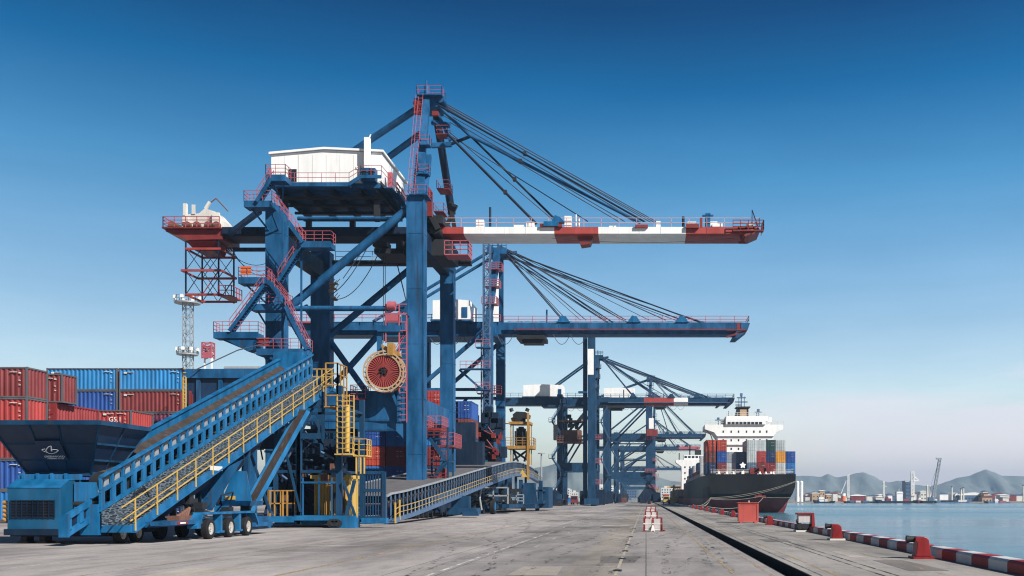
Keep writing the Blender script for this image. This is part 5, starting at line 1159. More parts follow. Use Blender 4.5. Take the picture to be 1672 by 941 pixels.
for px in (884,):
    p = P(px,740,d); lt = thing('lighting_mast', 'slim pale lighting mast right of the yellow tower, before the hill', 'light mast', (p.x, d, 0))
    m = MB(); m.tube((p.x,d,0),(p.x,d,p.z),.5,8,r2=.3); part(m, 'pole', M['grey'], lt)
    m = MB(); m.tube((p.x,d,p.z-.3),(p.x,d,p.z),1.5,12); part(m, 'lamp_ring', M['grey'], lt)
# ------------------------------------------------------------------ quay furniture
def bollard(x, y, s=1.0, label='', grp='red mooring bollards along the kerb', col='bred', foot=True):
    r = thing('mooring_bollard', label, 'bollard', (x, y, 0), grp)
    m = MB(); w = .34*s                                   # body: tapering post leaning outwards, rounded shoulder
    side = [(-.30,.1),(.42,.1),(.38,.15),(.33,.45),(.29,.8),(.2,.92),(.08,.96),(-.2,.96),(-.3,.92),(-.3,.76),(-.22,.7),(-.24,.4)]
    m.prism([(x+a*s*1.0, y-w, z*s) for a, z in side], (0, 2*w, 0)); part(m, 'post', M[col], r, bevel=.05*s)
    m = MB(); m.tube((x-.16*s,y,.84*s),(x-.5*s,y,.84*s),.13*s,16); m.tube((x-.5*s,y,.84*s),(x-.62*s,y,.84*s),.16*s,16); part(m, 'horn', M['dark'], r)
    m = MB(); m.box(x-.42*s,x+.5*s,y-.45*s,y+.45*s,.0,.1*s); part(m, 'base_plate', M['cream' if foot else col], r)
    return r
first = bollard(10.05, 36.8, .84, 'red mooring bollard nearest the camera, standing in the gap of the striped kerb', foot=False)
labs = {53.0:'second red mooring bollard on a pale concrete foot beside the striped kerb', 83:'small red bollard just right of the red box', 101:'red bollard left of the red box below the ship stern'}
for y in (53.0, 83, 101, 118, 135, 152, 169, 186, 203, 220):
    b_ = bollard(10.0 if y < 60 else 10.2, y, 0.88 if y < 60 else .8, labs.get(y, 'far small red bollard in the row beside the ship hull'), foot=y == 53.0)
wx, wy = 10.65, 66.6
wn = thing('mooring_winch', 'red and white winch box with dark drum beside the kerb behind the second bollard', 'winch', (wx, wy, 0))
m = MB(); m.prism([(wx+.25,wy-.5,0),(wx+.5,wy-.5,0),(wx+.42,wy-.5,1.25),(wx-.7,wy-.5,1.25),(wx-.7,wy-.5,1.13),(wx+.25,wy-.5,1.13)],(0,1,0)); part(m, 'frame', M['bred'], wn, bevel=.02)
m = MB(); m.box(wx-.6,wx+.24,wy-.4,wy+.4,.62,1.12); part(m, 'control_box', M['mesh'], wn)
m = MB(); m.tube((wx-.5,wy-.45,.38),(wx-.5,wy+.45,.38),.2,16); m.tube((wx-.75,wy-.3,.7),(wx-.62,wy-.3,.7),.12,10); m.box(wx-.62,wx+.2,wy-.35,wy+.35,.1,.5); m.tube((wx-.2,wy-.46,.35),(wx-.2,wy-.4,.35),.2,10); part(m, 'drum', M['dark'], wn)
m = MB(); m.box(wx-.8,wx+.6,wy-.6,wy+.6,0,.1); part(m, 'base_plate', M['cream'], wn)
bx_ = thing('equipment_box', 'plain red steel box standing on the quay in front of the ship stern', 'box', (9.15, 90.5, 0))
m = MB(); m.box(8.3,10.05,90,91.2,.14,1.75); part(m, 'box_body', M['salmon'], bx_, bevel=.02)
m = MB()
for a, b_ in ((8.27,8.42),(9.93,10.08)): m.box(a,b_,89.96,90.02,.1,1.78)
m.box(8.42,9.93,89.96,90.02,1.64,1.78); m.box(8.42,9.93,89.96,90.02,.1,.22); m.box(8.2,10.1,89.9,91.3,1.78,1.84)
for x in (8.4,9.7): m.box(x,x+.22,89.95,91.2,0,.1)
part(m, 'box_frame', M['salmon'], bx_); m = MB(); m.tube((9.25,90.5,1.84),(9.25,90.5,2.0),.06,8); part(m, 'lifting_eye', M['cream'], bx_)
def barrier(x, y, label, s=1.0):
    r = thing('traffic_barrier', label, 'barrier', (x, y, 0), 'red and white barriers on the quay')
    m = MB(); w = .58*s
    for sx_ in (-w, 0, w):
        for z0_, z1_, mi in ((.06,.3,0),(.3,.48,0),(.48,.56,1),(.56,.93,0)): m.box(x+sx_-.055,x+sx_+.055,y-.055,y+.055,z0_,z1_,mi)
        m.box(x+sx_-.09,x+sx_+.09,y-.3,y+.3,0,.06)
    for z in (.12,.5,.9): m.box(x-w,x+w,y-.03,y+.03,z-.035,z+.035,0 if z > .8 else 1)
    part(m, 'frame', [M['bred'], M['cream']], r)
    m = MB(); m.box(x-w+.08,x-.08,y-.012,y+.012,.18,.84); m.box(x+.08,x+w-.08,y-.012,y+.012,.18,.84); m.each('panel', M['mesh'], r)
    m = MB(); m.prism([(x-.14,y-.3,0),(x+.14,y-.3,0),(x+.05,y-.2,.42),(x-.05,y-.2,.42)],(0,.12,0)); part(m, 'foot', M['cream'], r)
    m = MB(); m.beam((x+w,y+.05,.06),(x+w+.22,y-.2,.06),.08); m.beam((x+w+.05,y-.1,.06),(x+w,y+.02,.88),.07); part(m, 'strut', M['red'], r)
barrier(.45, 66.8, 'nearest red and white barrier with pale panels on the quay lane')
barrier(.5, 98, 'second red and white barrier in the row, behind the nearest one'); barrier(.55, 124, 'third red and white barrier in the row on the quay lane'); barrier(.8, 160, 'farthest red and white barrier in the row, in front of the dark crane leg', 1.2)
# ------------------------------------------------------------------ container ship moored at the quay
def hull(m, xc, half, y0, y1, deck, mi_black=0, mi_red=1, boot=2.2):
    prof = [(deck,1.0),(deck-3.2,.99),(boot+1.2,.93),(boot,.88),(.2,.77),(-1.6,.64),(-4,.45)]
    st = [(y0,.985,0),(y0+2.5,1,0),(y0+9,1,.5),(y0+24,1,1),(y1-45,1,1),(y1-22,.86,1),(y1-8,.45,.8),(y1,.06,.4)]
    rows = []
    for y, w, full in st:
        row = [Vector((xc-half*w*(f+(1-f)*full), y+((deck-z)*.12+max(0,boot+.6-z)*1.5 if y == y0 else max(0,boot+.6-z)*1.0 if y < y0+5 else 0), z)) for z, f in prof]
        rows.append(row + [Vector((2*xc-p.x, p.y, p.z)) for p in reversed(row)])
    n = len(rows[0]); vs = [p for r_ in rows for p in r_]; k = len(prof)
    for i in range(len(rows)-1):
        for j in range(n-1):
            red = (j >= 3 and j < n-4)
            m.add([rows[i][j],rows[i+1][j],rows[i+1][j+1],rows[i][j+1]],[(0,1,2,3)], mi_red if red else mi_black, True)
    for i in range(k-1):                                  # transom
        m.add([rows[0][i],rows[0][i+1],rows[0][n-2-i],rows[0][n-1-i]],[(0,1,2,3)], mi_red if i >= 3 else mi_black)
    for i in range(len(rows)-1): m.add([rows[i][0],rows[i][n-1],rows[i+1][n-1],rows[i+1][0]],[(0,1,2,3)], mi_red)
sh = thing('container_ship', 'large black hulled container ship with white bridge moored stern towards the camera', 'ship', (27, 340, -1.5))
sp_ = lambda m, n, mat, root=sh, **k: part(m, n, M[mat] if isinstance(mat,str) else mat, root, **k)
m = MB(); hull(m, 27, 11.2, 255, 468, 8.35); sp_(m, 'hull', [M['hull'], M['hullred']])
m = MB(); m.rail([(16.2,468-60,8.35),(16.2,270,8.35),(16.4,256,8.35),(37.6,256,8.35),(37.8,270,8.35)],1.1,2.2,.05,2); sp_(m, 'deck_railing', 'cream')
d = 290.0; q = lambda px: (px-VX)*d/F
zz = lambda y: H+(VY-y)*d/F
m = MB()
out = [(q(1172),8.3),(q(1263),8.3),(q(1263),zz(712)),(q(1268),zz(706)),(q(1279),zz(701)),(q(1279),zz(693.5)),(q(1151),zz(693.5)),(q(1151),zz(701)),(q(1166),zz(706)),(q(1172),zz(714))]
m.prism([(x,d,z) for x, z in out], (0,12,0)); m.box(q(1185),q(1250),d-.6,d+9,zz(693.4),zz(684)); m.box(q(1186),q(1249),d,d+8,zz(684),zz(679.5))
ss = sp_(m, 'superstructure', 'white')
m = MB()
for k in range(9): x = q(1188+k*6.4); m.box(x,x+.85,d-.68,d-.6,zz(693),zz(689.4))
m.each('bridge_window', M['glass'], ss)
m = MB()
for y in (705,719,733,747,760):
    for px in (1181,1194,1206,1219,1231,1241,1252): m.box(q(px)-.2,q(px)+.2,d-.05,d,zz(y)-.32,zz(y)+.32)
m.each('cabin_window', M['glass'], ss)
m = MB()
for y in (712,726,740,754,767): m.box(q(1172)-.1,q(1263)+.1,d-.5,d-.0,zz(y)-.1,zz(y)); 
m.rail([(q(1151),d,zz(693.5)),(q(1185),d,zz(693.5))],1.1,1.5,.05,1); m.rail([(q(1250),d,zz(693.5)),(q(1279),d,zz(693.5))],1.1,1.5,.05,1); m.rail([(q(1186),d,zz(679.5)),(q(1249),d,zz(679.5))],1,1.5,.05,1)
m.build('deck_edge', M['cream'], ss)
m = MB(); m.prism([(q(1202),d+2,zz(680)),(q(1224),d+2,zz(680)),(q(1223),d+2,zz(664)),(q(1206),d+2,zz(664))],(0,5,0)); m.box(q(1203),q(1226),d+1.6,d+7,zz(665),zz(663)); fn = m.build('funnel', M['dark'], ss)
m = MB(); m.box(q(1209),q(1220),d+1.7,d+2,zz(680),zz(668)); m.build('funnel_panel', M['tan'], fn)
m = MB()
for px, y0_, y1_, r_ in ((1212,664,641,.16),(1208,664,648,.1),(1217,664,646,.1),(1240,680,668,.14),(1237,680,671,.1),(1174,693,682,.14),(1191,684,670,.1)): m.tube((q(px),d+3,zz(y0_)),(q(px),d+3,zz(y1_)),r_,6)
for px, y, w_ in ((1212,648,1.3),(1212,655,1.8),(1240,672,1.0),(1174,685,1.0),(1207,660,.8)): m.box(q(px)-w_,q(px)+w_,d+2.8,d+3.2,zz(y)-.15,zz(y)+.15)
for px, y in ((1212,643),(1240,669),(1174,683)): m.box(q(px)-.35,q(px)+.35,d+2.6,d+3.4,zz(y)-.5,zz(y)+.4)
m.each('mast', M['fade'], ss)
m = MB(); 
for px, y in ((1252,683),(1258,685),(1182,688)): m.tube((q(px),d+3,zz(694)),(q(px),d+3,zz(y)),.2,8); m.tube((q(px),d+3,zz(y)-.6),(q(px),d+3,zz(y)+.7),.75,12)
m.each('radar_dome', M['white'], ss)
m = MB(); pts = [P(1150+14*math.sin(t*math.pi/16), 702+26*(1-math.cos(t*math.pi/16)), 256) for t in range(9)]; m.wire(pts+[P(1164,774,256)], .13, 6); sp_(m, 'flare_shadow_line', 'dark')  # dark tube drawn as the shadowed edge of the bridge wing flare
m = MB(); c0 = P(1213,760,255.6)
pts = []
for k in range(10): a = math.pi/2+2*math.pi*k/10; rr = .9 if k%2 == 0 else .5; pts.append(c0+Vector((rr*math.cos(a),0,rr*math.sin(a))))
m.prism(pts[::-1],(0,.2,0)); m.box(c0.x-.35,c0.x+.35,255.5,255.9,8.4,9.2)
for px in (1173,1186,1197,1258,1250,1240,1262): x = P(px,0,256).x; m.tube((x,255.8,8.4),(x,255.8,9.0),.32,10); m.box(x-.6,x+.6,255.6,256,8.36,8.5)
m.each('deck_fitting', M['white'], sh)
m = MB()
for px, w_ in ((1232,1.2),(1241,1.5),(1255,1.2)): x = P(px,0,256).x; m.box(x-w_,x+w_,255.7,256.6,8.4,9.9); m.beam((x-w_,255.6,8.5),(x+w_,255.6,10.2),.14)
m.tube(P(1238,811,254.9),P(1244,811,254.9),.5,8); m.box(P(1232,0,255).x,P(1250,0,255).x,254.6,255.6,P(0,811,255).z-.4,P(0,809,255).z)
m.each('winch', M['red'], sh)
def rope(pts, sag=0, n=10):
    m = MB(); q_ = [Vector(p) for p in pts]
    for a, b_ in zip(q_, q_[1:]): m.wire([a.lerp(b_,t/n)-Vector((0,0,sag*4*(t/n)*(1-t/n))) for t in range(n+1)], .055, 4)
    sp_(m, 'mooring_rope', 'rope')
rope([P(1299,786,254), P(1160,813,252), (10.3,220,.8)], .9); rope([P(1299,787,254), P(1160,814.5,252), (10.3,203,.8)], 1.1); rope([P(1240,811,254), P(1160,815,252), (10.3,186,.8)], .5); rope([P(1240,811,254), P(1270,813,254), P(1296,812,254.6)], .1); rope([P(1246,813,254),P(1225,824,240),(10.3,169,.8)], .6)
GS = 'containers stacked on the ship'
d = 257.0; L40 = 12.2
colx = [P(px,0,d).x for px in (1153.2,1171,1188,1204,1219.8,1235.2,1250.8,1266.8,1283)]
tier = [(774.5),(757),(738.5)]
def sc(label, c, t, col, y=257, L=L40): container(label, colx[c], y, 8.4+2.93*t, col, L, 2.44, 2.93, 'y', GS)
grid = {0:['navy','brown','orange'],1:['maroon','dblue','orange'],4:['slate','lgrey','lgrey'],5:['maroon','bright','lgrey'],6:['red','navy','green'],7:['lgrey','amber','lgrey'],8:['blue','dblue']}
nice = dict(navy='dark blue',brown='brown',orange='orange red',maroon='dark red',dblue='blue',lgrey='pale grey',slate='slate grey',bright='bright red',red='red',green='dark green',amber='yellow orange',blue='bright blue',grey='grey')
words = {0:'first stern column from the quay',1:'second stern column from the quay',4:'fifth stern column, beside the gap',5:'sixth column',6:'seventh column',7:'eighth column',8:'outermost stern column over the water'}
tw_ = ['bottom','middle','top']
for c, cols in grid.items():
    for t, col in enumerate(cols): sc('%s container at the ship stern, %s of the %s' % (nice[col], tw_[t], words[c]), c, t, col)
for c, cols in ((2,['lgrey','grey']),(3,['dblue','slate'])):
    for t, col in enumerate(cols): sc('%s container in the recessed stern bay, %s of the %s lower stack' % (nice[col], 'upper' if t else 'lower', 'left' if c == 2 else 'right'), c, t, col, 260)
sc('pale grey container standing at the ship side behind the stern stack, lower one', 0, 0, 'lgrey', 284.5, 5.4); sc('pale grey container standing at the ship side behind the stern stack, upper one', 0, 1, 'lgrey', 284.5, 5.4)
r3 = random.Random(11); pal = ['maroon','dblue','orange','brown','navy','lgrey','slate','red']
for b_ in range(7):
    y = 308+b_*14.5
    for c in range(0, 3):
        for t in range(2 + (b_+c) % 2):
            col = pal[r3.randrange(len(pal))]
            container('container stacked along the ship deck forward of the white bridge', 16.6+2.5*c, y, 8.4+2.6*t-2.5, col, L40, 2.44, 2.6, 'y', 'containers forward of the ship bridge')
# second ship beyond
s2 = thing('cargo_ship', 'second ship farther along the quay, small white bridge seen left of the near ship', 'ship', (26, 560, -1.5))
m = MB(); hull(m, 26, 11.5, 478, 650, 6.5); part(m, 'hull', [M['hull'], M['hullred']], s2)
d = 490.0; m = MB(); zt = H+(VY-751)*d/F
m.prism([(17.3,d,6.4),(34.5,d,6.4),(34.5,d,zt-3),(38,d,zt-1.5),(38,d,zt),(14.4,d,zt),(14.4,d,zt-1.2),(17.3,d,zt-3.4)],(0,9,0)); m.box(18.5,33,d+1,d+8,zt,zt+2.4); ss = part(m, 'superstructure', M['white'], s2)
m = MB()
for k in range(8): m.box(18.8+1.8*k,20+1.8*k,d+.9,d+1,zt+.9,zt+1.9)
for j in range(4):
    for k in range(6): m.box(18.6+2.4*k,19.3+2.4*k,d-.06,d,zt-4-2.8*j,zt-3.2-2.8*j)
m.each('window', M['glass'], ss)
m = MB(); m.tube((21.5,d+4,zt+2.4),(21.5,d+4,zt+7.5),.3,6); m.box(20.3,22.7,d+3.8,d+4.2,zt+5,zt+5.4); m.box(24,27,d+3,d+6,zt+2.4,zt+5); m.tube((16.2,d+2,zt),(16.2,d+2,zt+3.4),.25,6); m.each('mast', M['dark'], ss)
# ------------------------------------------------------------------ vehicles far down the quay
def truck(x, y, cab, label, load=None, face=1):
    r = thing('container_truck', label, 'truck', (x, y, 0), 'trucks far down the quay')
    m = MB(); m.prism([(x-1.2,y-1.9*face,.7),(x-1.2,y+.2*face,.7),(x-1.2,y+.2*face,3.1),(x-1.2,y-1.4*face,3.1),(x-1.2,y-1.9*face,2.0)],(2.4,0,0)); cb_ = part(m, 'cab', M[cab], r)
    m = MB(); m.box(x-1.05,x+1.05,y-1.96*face-.02,y-1.96*face+.02,1.9,2.1); m.prism([(x-1.0,y-1.92*face,2.05),(x+1.0,y-1.92*face,2.05),(x+1.0,y-1.5*face,2.9),(x-1.0,y-1.5*face,2.9)],(0,-.04*face,0)); m.build('windscreen', M['glass'], cb_)
    m = MB(); m.box(x-.5,x+.5,min(y,y+12*face),max(y,y+12*face),.85,1.15); m.box(x-1.2,x+1.2,min(y+1*face,y+12*face),max(y+1*face,y+12*face),1.15,1.3); part(m, 'chassis', M['dark'], r)
    for dy in (-.9,1.2,8.5,10,11.2):
        for s_ in (-1,1): wheel(x+s_*1.05, y+dy*face, .5, .5, .32, r, s_)
    if load: container(load[1], x-1.22, min(y+.6*face,y+12*face), 1.3, load[0], 11.4, 2.44, 2.6, 'y', 'containers on trucks')
truck(P(902,0,330).x, 330, 'white', 'white truck with a red container parked left of the far crane legs', ('bright','red container on the white truck left of the far crane legs'))
truck(P(1000,0,430).x, 430, 'blue2', 'blue truck with a dark blue container between the far crane legs', ('navy','dark blue container on the blue truck between the far crane legs'))
truck(P(1088,0,420).x, 420, 'yellow', 'yellow truck with an orange container right of the dark crane leg', ('orange','orange container on the yellow truck right of the dark crane leg'))
truck(P(938,0,360).x, 360, 'red', 'red truck without a load beneath the third crane')
def loader(x, y, mat, label):
    r = thing('reach_stacker', label, 'stacker', (x, y, 0), 'yard machines on the quay')
    m = MB(); m.prism([(x-1.5,y,.9),(x+1.5,y,.9),(x+1.5,y,2.2),(x+.6,y,2.6),(x-1.5,y,2.4)],(0,6,0)); m.box(x-.7,x+.7,y+1.5,y+3.2,2.4,4.2); part(m, 'body', M[mat], r)
    m = MB(); m.beam((x,y+5,3.4),(x,y-3,7),.6); m.box(x-2.6,x+2.6,y-3.4,y-2.8,6.2,6.8); part(m, 'lifting_arm', M[mat], r)
    for s_ in (-1,1):
        for dy in (.8,5): wheel(x+s_*1.5, y+dy, .8, .8, .6, r, s_)
loader(P(1100,0,390).x, 390, 'yellow', 'yellow reach stacker on the quay beside the ship hull, right of the dark leg')
r4 = random.Random(5)
for k in range(7):
    px = (893,921,944,976,1003,1030,1044)[k]; dd = 470+25*(k%3); p = P(px,0,dd)
    container('small %s container on the far quay, %s' % ((('red','blue','white','dark blue','brown','grey','orange')[k]), ('left of the third crane','by its landward leg','beneath its portal','under the fourth crane','between the far legs','near the dark leg','touching the dark leg')[k]), p.x, dd, 0, ('red','blue','lgrey','navy','brown','grey','orange')[k], 6.06, 2.44, 2.6, 'x', 'loose containers on the far quay')
# ------------------------------------------------------------------ far shore across the water
FD = 800.0
def fb(name, label, cat, mat, rects, d=FD, group=None, roof=None, win=None, depth=12):
    """far building: front rectangles in photo pixels at distance d, standing on the shore"""
    base = -.4; x = P(rects[0][0],0,d).x; r = thing(name, label, cat, (x, d, base), group)
    m = MB(); rf = MB()
    for i, (x0, y0_, x1, y1_) in enumerate(rects):
        a, b_, zt = P(x0,0,d).x, P(x1,0,d).x, P(0,y0_,d).z; zb2 = min(base if y1_ > 812 else P(0,y1_,d).z, zt-1)
        yy = d+i*.7; m.box(a,b_,yy,yy+depth,zb2,zt); rf.prism([(a-.4,yy-.4,zt),(b_+.4,yy-.4,zt),(b_+.4,yy-.4,zt+.35),((a+b_)/2,yy-.4,zt+.35+min(2,(b_-a)*.08)),(a-.4,yy-.4,zt+.35)],(0,depth+.8,0))
    m.each('wall_block', M[mat], r); rf.each('roof', M[roof or 'white'], r)
    if win:
        w_ = MB()
        for i, (x0, y0_, x1, y1_) in enumerate(rects):
            a, b_, zt = P(x0,0,d).x, P(x1,0,d).x, P(0,y0_,d).z; yy = d+i*.7; n = max(2,int((b_-a)/2.2))
            zlo = min(base if y1_ > 812 else P(0,y1_,d).z, zt-1)
            k = zt-2
            while k > zlo+1.2:
                for j in range(n): xx = a+(b_-a)*(j+.5)/n; w_.box(xx-.5,xx+.5,yy-.06,yy-.001,k-1.1,k)
                k -= 3
        w_.each('window', M['glass'], r)
    return r
def silo(label, pxs, ytop, d=FD, mat='cream'):
    r = thing('silo_group', label, 'silos', (P(pxs[0],0,d).x, d, -.4))
    for px in pxs:
        m = MB(); p = P(px,ytop,d); rs = 1.4 if len(pxs) > 2 or pxs[0] < 1400 else .8; m.tube((p.x,d,-.4),(p.x,d,p.z),rs,14); m.tube((p.x,d,p.z),(p.x,d,p.z+.8),rs,14,r2=.4); part(m, 'silo', M[mat], r)
silo('tall white silo cluster on the far shore right of the ship hull', (1302,1308.5), 787, mat='white')
m = MB(); silo('pair of pale slim silos at the foot of the leaning crane boom', (1514,1518), 794)
fb('shore_house', 'pale pink house group on the far shore right of the white silos', 'house', 'tan', [(1326,806,1338,816),(1339,802,1347,816),(1350,808,1358,816)], 830, win=True)
fb('shore_house', 'low white houses on the slope at the far shore behind the small dark ship', 'house', 'cream', [(1315,811,1324,818),(1360,806,1368,816),(1379,809,1384,816)], 850, roof='red')
fb('warehouse', 'red walled warehouse with white roof on the far shore', 'warehouse', 'red', [(1390,810,1413,820)], FD)
fb('warehouse', 'white shed right of the red walled warehouse on the far shore', 'warehouse', 'cream', [(1430,812,1444,818),(1435,808.5,1443,814)], 810)
fb('warehouse', 'long grey warehouse with bright roof below the right hill', 'warehouse', 'fade', [(1566,809,1618,819)], FD, win=True)
fb('warehouse', 'white hall with two roof levels at the far right shore', 'warehouse', 'cream', [(1633,809,1648,812),(1638,813,1648,819)], 805)
fb('shore_house', 'pink stepped building between the long grey warehouse and the white hall', 'house', 'tan', [(1604,812,1620,820),(1607,806,1614,814)], 790, roof='red', win=True)
fb('factory', 'white factory block left of the leaning crane boom on the far shore', 'factory', 'cream', [(1503,803,1513,818),(1512,806,1523,818)], 815, win=True)
fb('factory', 'small white plant beside the thin chimney right of the leaning boom', 'factory', 'white', [(1556,806,1563,820)], 805, win=True)
for px, y, lab in ((1554,795.5,'thin white chimney right of the leaning crane boom'),(1569,799,'left of two short chimneys below the right hill'),(1573,797,'right of two short chimneys below the right hill, slightly taller'),(1671,793,'pale chimney at the right edge of the far shore')):
    p = P(px,y,FD); ch = thing('chimney', lab, 'chimney', (p.x, FD, -.4)); m = MB(); m.tube((p.x,FD,-.4),(p.x,FD,p.z),.8,10,r2=.6); part(m, 'stack', M['cream'], ch); m = MB(); m.tube((p.x,FD,p.z-.1),(p.x,FD,p.z+.6),.85,10); part(m, 'cap', M['fade'], ch)
p = P(1377,806,FD); tk = thing('storage_tank', 'orange and white storage tank left of the red warehouse on the far shore', 'tank', (p.x, FD, -.4))
m = MB(); m.tube((p.x,FD,-.4),(p.x,FD,p.z-2),1.8,14); part(m, 'tank_body', M['orange'], tk); m = MB(); m.tube((p.x,FD,p.z-2),(p.x,FD,p.z),1.8,14); part(m, 'tank_top', M['white'], tk)
def harbour_crane(label, px, ytop, ybase, jib, mat, d=FD, w=1.2):
    p = P(px,ytop,d); r = thing('harbour_crane', label, 'crane', (p.x, d, -.4), 'small cranes on the far shore')
    m = MB(); m.lattice((p.x,d,-.4),(p.x,d,p.z),w*1.6,w*.2,16,w*1.6); part(m, 'tower', M[mat], r)
    m = MB()
    for a, b_ in jib: m.beam(P(*a,d),P(*b_,d),w*.5)
    part(m, 'jib', M[mat], r)
    m = MB(); m.box(p.x-w*1.3,p.x+w*1.3,d-2,d+2,P(0,ybase-8,d).z,P(0,ybase-5,d).z); part(m, 'cab', M['cream'], r)
harbour_crane('thin white crane with steep jib before the middle hill', 1385, 777, 818, (((1385,777),(1371,812)),((1385,777),(1388,774))), 'white', w=.8)
harbour_crane('thin white mast crane between the red warehouse and the white bridge ship', 1443, 786, 816, (((1443,793),(1448,795)),((1443,787),(1440,794))), 'white', w=.6)
harbour_crane('tall pale tower crane with short horizontal jib in the centre of the far shore', 1490, 770, 815, (((1478,786),(1502,785)),((1490,776),(1501,785)),((1490,771),(1490,783))), 'white', w=1.25)
fb('office_tower', 'blue grey tower block just left of the pale tower crane', 'building', 'fade', [(1479,786,1486.5,818)], 812, win=True, roof='fade')
fc = thing('floating_crane', 'floating crane with very long leaning grey boom on a dark barge', 'crane', (P(1516,0,760).x, 760, -1.5))
d = 760.0; m = MB(); a, b_ = P(1508,0,d).x, P(1524,0,d).x; m.prism([(a,d,-1.9),(b_-.6,d,-1.9),(b_,d,.3),(a-.4,d,.3)],(0,8,0)); part(m, 'barge', M['hull'], fc)
m = MB(); m.lattice(P(1523,818,d+4), P(1534.5,750,d+4), 1.7, .22, 22, 1.7); m.box(P(1531,0,d).x,P(1540,0,d).x,d+3,d+5,P(0,750,d).z,P(0,747.5,d).z); part(m, 'boom', M['grey'], fc)
m = MB(); m.beam(P(1521,817,d+4),P(1519,795,d+4),.5); m.beam(P(1519,795,d+4),P(1534,752,d+4),.16); m.box(P(1518,0,d).x,P(1525,0,d).x,d+2,d+6,.3,P(0,812,d).z); part(m, 'crane_house', M['fade'], fc)
def ship_(label, x0, x1, ydeck, d, house, mat='navy', load=None, cat='ship'):
    a, b_ = P(x0,0,d).x, P(x1,0,d).x; zd = P(0,ydeck,d).z; r = thing('cargo_ship' if cat == 'ship' else 'barge', label, cat, (a, d, -1.5))
    m = MB(); m.prism([(a+1.2,d,-2),(b_-1,d,-2),(b_,d,zd),(b_-2.5,d,zd),(b_-3,d,zd-.6),(a+4,d,zd-.6),(a+3.5,d,zd+.3),(a,d,zd+.5)],(0,9,0)); part(m, 'hull', M[mat], r)
    if house: h0, h1, hy = house; m = MB(); m.box(P(h0,0,d).x,P(h1,0,d).x,d+1.5,d+7.5,zd-.6,P(0,hy,d).z); m.box(P(h0,0,d).x-.4,P(h1,0,d).x+.4,d+1.2,d+7.8,P(0,hy,d).z-1.4,P(0,hy,d).z-1.0); m.tube((P((h0+h1)/2,0,d).x,d+4,P(0,hy,d).z),(P((h0+h1)/2,0,d).x,d+4,P(0,hy-5,d).z),.2,6); part(m, 'deckhouse', M['white'], r)
    if load:
        for k, (l0, l1, ly, c) in enumerate(load): m = MB(); m.box(P(l0,0,d).x,P(l1,0,d).x,d+1.5,d+7.5,zd-.6,P(0,ly,d).z); part(m, 'cargo', M[c], r)
ship_('small dark ship with pale deckhouse moored at the far shore below the pink houses', 1330, 1364, 818, 765, (1338,1346,812), load=[(1347,1352,815,'cream')])
ship_('long low dark barge at the far shore below the red walled warehouse', 1380, 1430, 819.5, 770, None, 'navy', [(1386,1394,817.5,'fade'),(1398,1406,817.8,'cream'),(1410,1420,817.8,'fade')], cat='barge')
ship_('dark cargo ship with white bridge and red bow in the middle of the far shore', 1432, 1502, 817, 768, (1465,1475,803), 'navy', [(1448,1456,814,'red'),(1478,1486,815,'brick')])
ship_('long slate coloured barge at the far shore right of the floating crane', 1528, 1585, 818.5, 772, None, 'fade', [(1540,1560,817,'navy'),(1566,1580,816.5,'cream')], cat='barge')
ship_('red hulled tug beside the floating crane barge on the far shore', 1498, 1508, 818, 764, (1501,1505,813), 'red')
ship_('pale work boat at the right end of the far shore', 1612, 1650, 819.5, 770, (1626,1631,815), 'fade', [(1634,1644,818,'pink')])
# scattered small sheds and hillside houses, pale and distant
r5 = random.Random(21)
for k in range(56):
    px = r5.uniform(1302,1690); y = r5.uniform(803,818); d = r5.uniform(860,1250); w_ = r5.uniform(4,14); hgt = r5.uniform(3,9) if y > 810 else r5.uniform(6,12)
    p = P(px,y,d); mat = r5.choice(['cream','white','tan','fade','red','cream']); lab = {'cream':'small off white','white':'small white','tan':'small beige','fade':'small blue grey','red':'small red'}[mat]+' house far behind the shore at the foot of the hills'
    h_ = thing('shore_house', lab, 'house', (p.x, d, -.4), '%s houses below the hills' % mat)
    m = MB(); m.box(p.x-w_/2,p.x+w_/2,d,d+8,-.4,max(2,p.z)); part(m, 'walls', M[mat], h_); m = MB(); z = max(2,p.z); m.prism([(p.x-w_/2-.3,d-.3,z),(p.x+w_/2+.3,d-.3,z),(p.x,d-.3,z+1.3)],(0,8.6,0)); part(m, 'roof', M['fade' if k%3 else 'red'], h_)
for k in range(24):
    px = r5.uniform(868,1112); d = r5.uniform(1250,1500); w_ = r5.uniform(9,22); y = r5.uniform(791,807); p = P(px,y,d); mat = r5.choice(['cream','white','cream','fade','tan'])
    b_ = thing('apartment_block', 'distant %s apartment block below the hill beyond the cranes' % {'cream':'off white','white':'white','fade':'blue grey','tan':'beige'}[mat], 'building', (p.x, d, 0), '%s blocks beyond the cranes' % mat)
    m = MB(); m.box(p.x-w_/2,p.x+w_/2,d,d+12,0,p.z); m.box(p.x-w_/4,p.x+w_/8,d+3,d+8,p.z,p.z+2.5); m.each('wall_block', M[mat], b_)
    m = MB(); z = p.z-2
    while z > 3:
        n = int(w_/3)
        for j in range(n): x = p.x-w_/2+w_*(j+.5)/n; m.box(x-.8,x+.8,d-.08,d-.001,z-1.5,z)
        z -= 3.2
    m.each('window', M['glass'], b_)
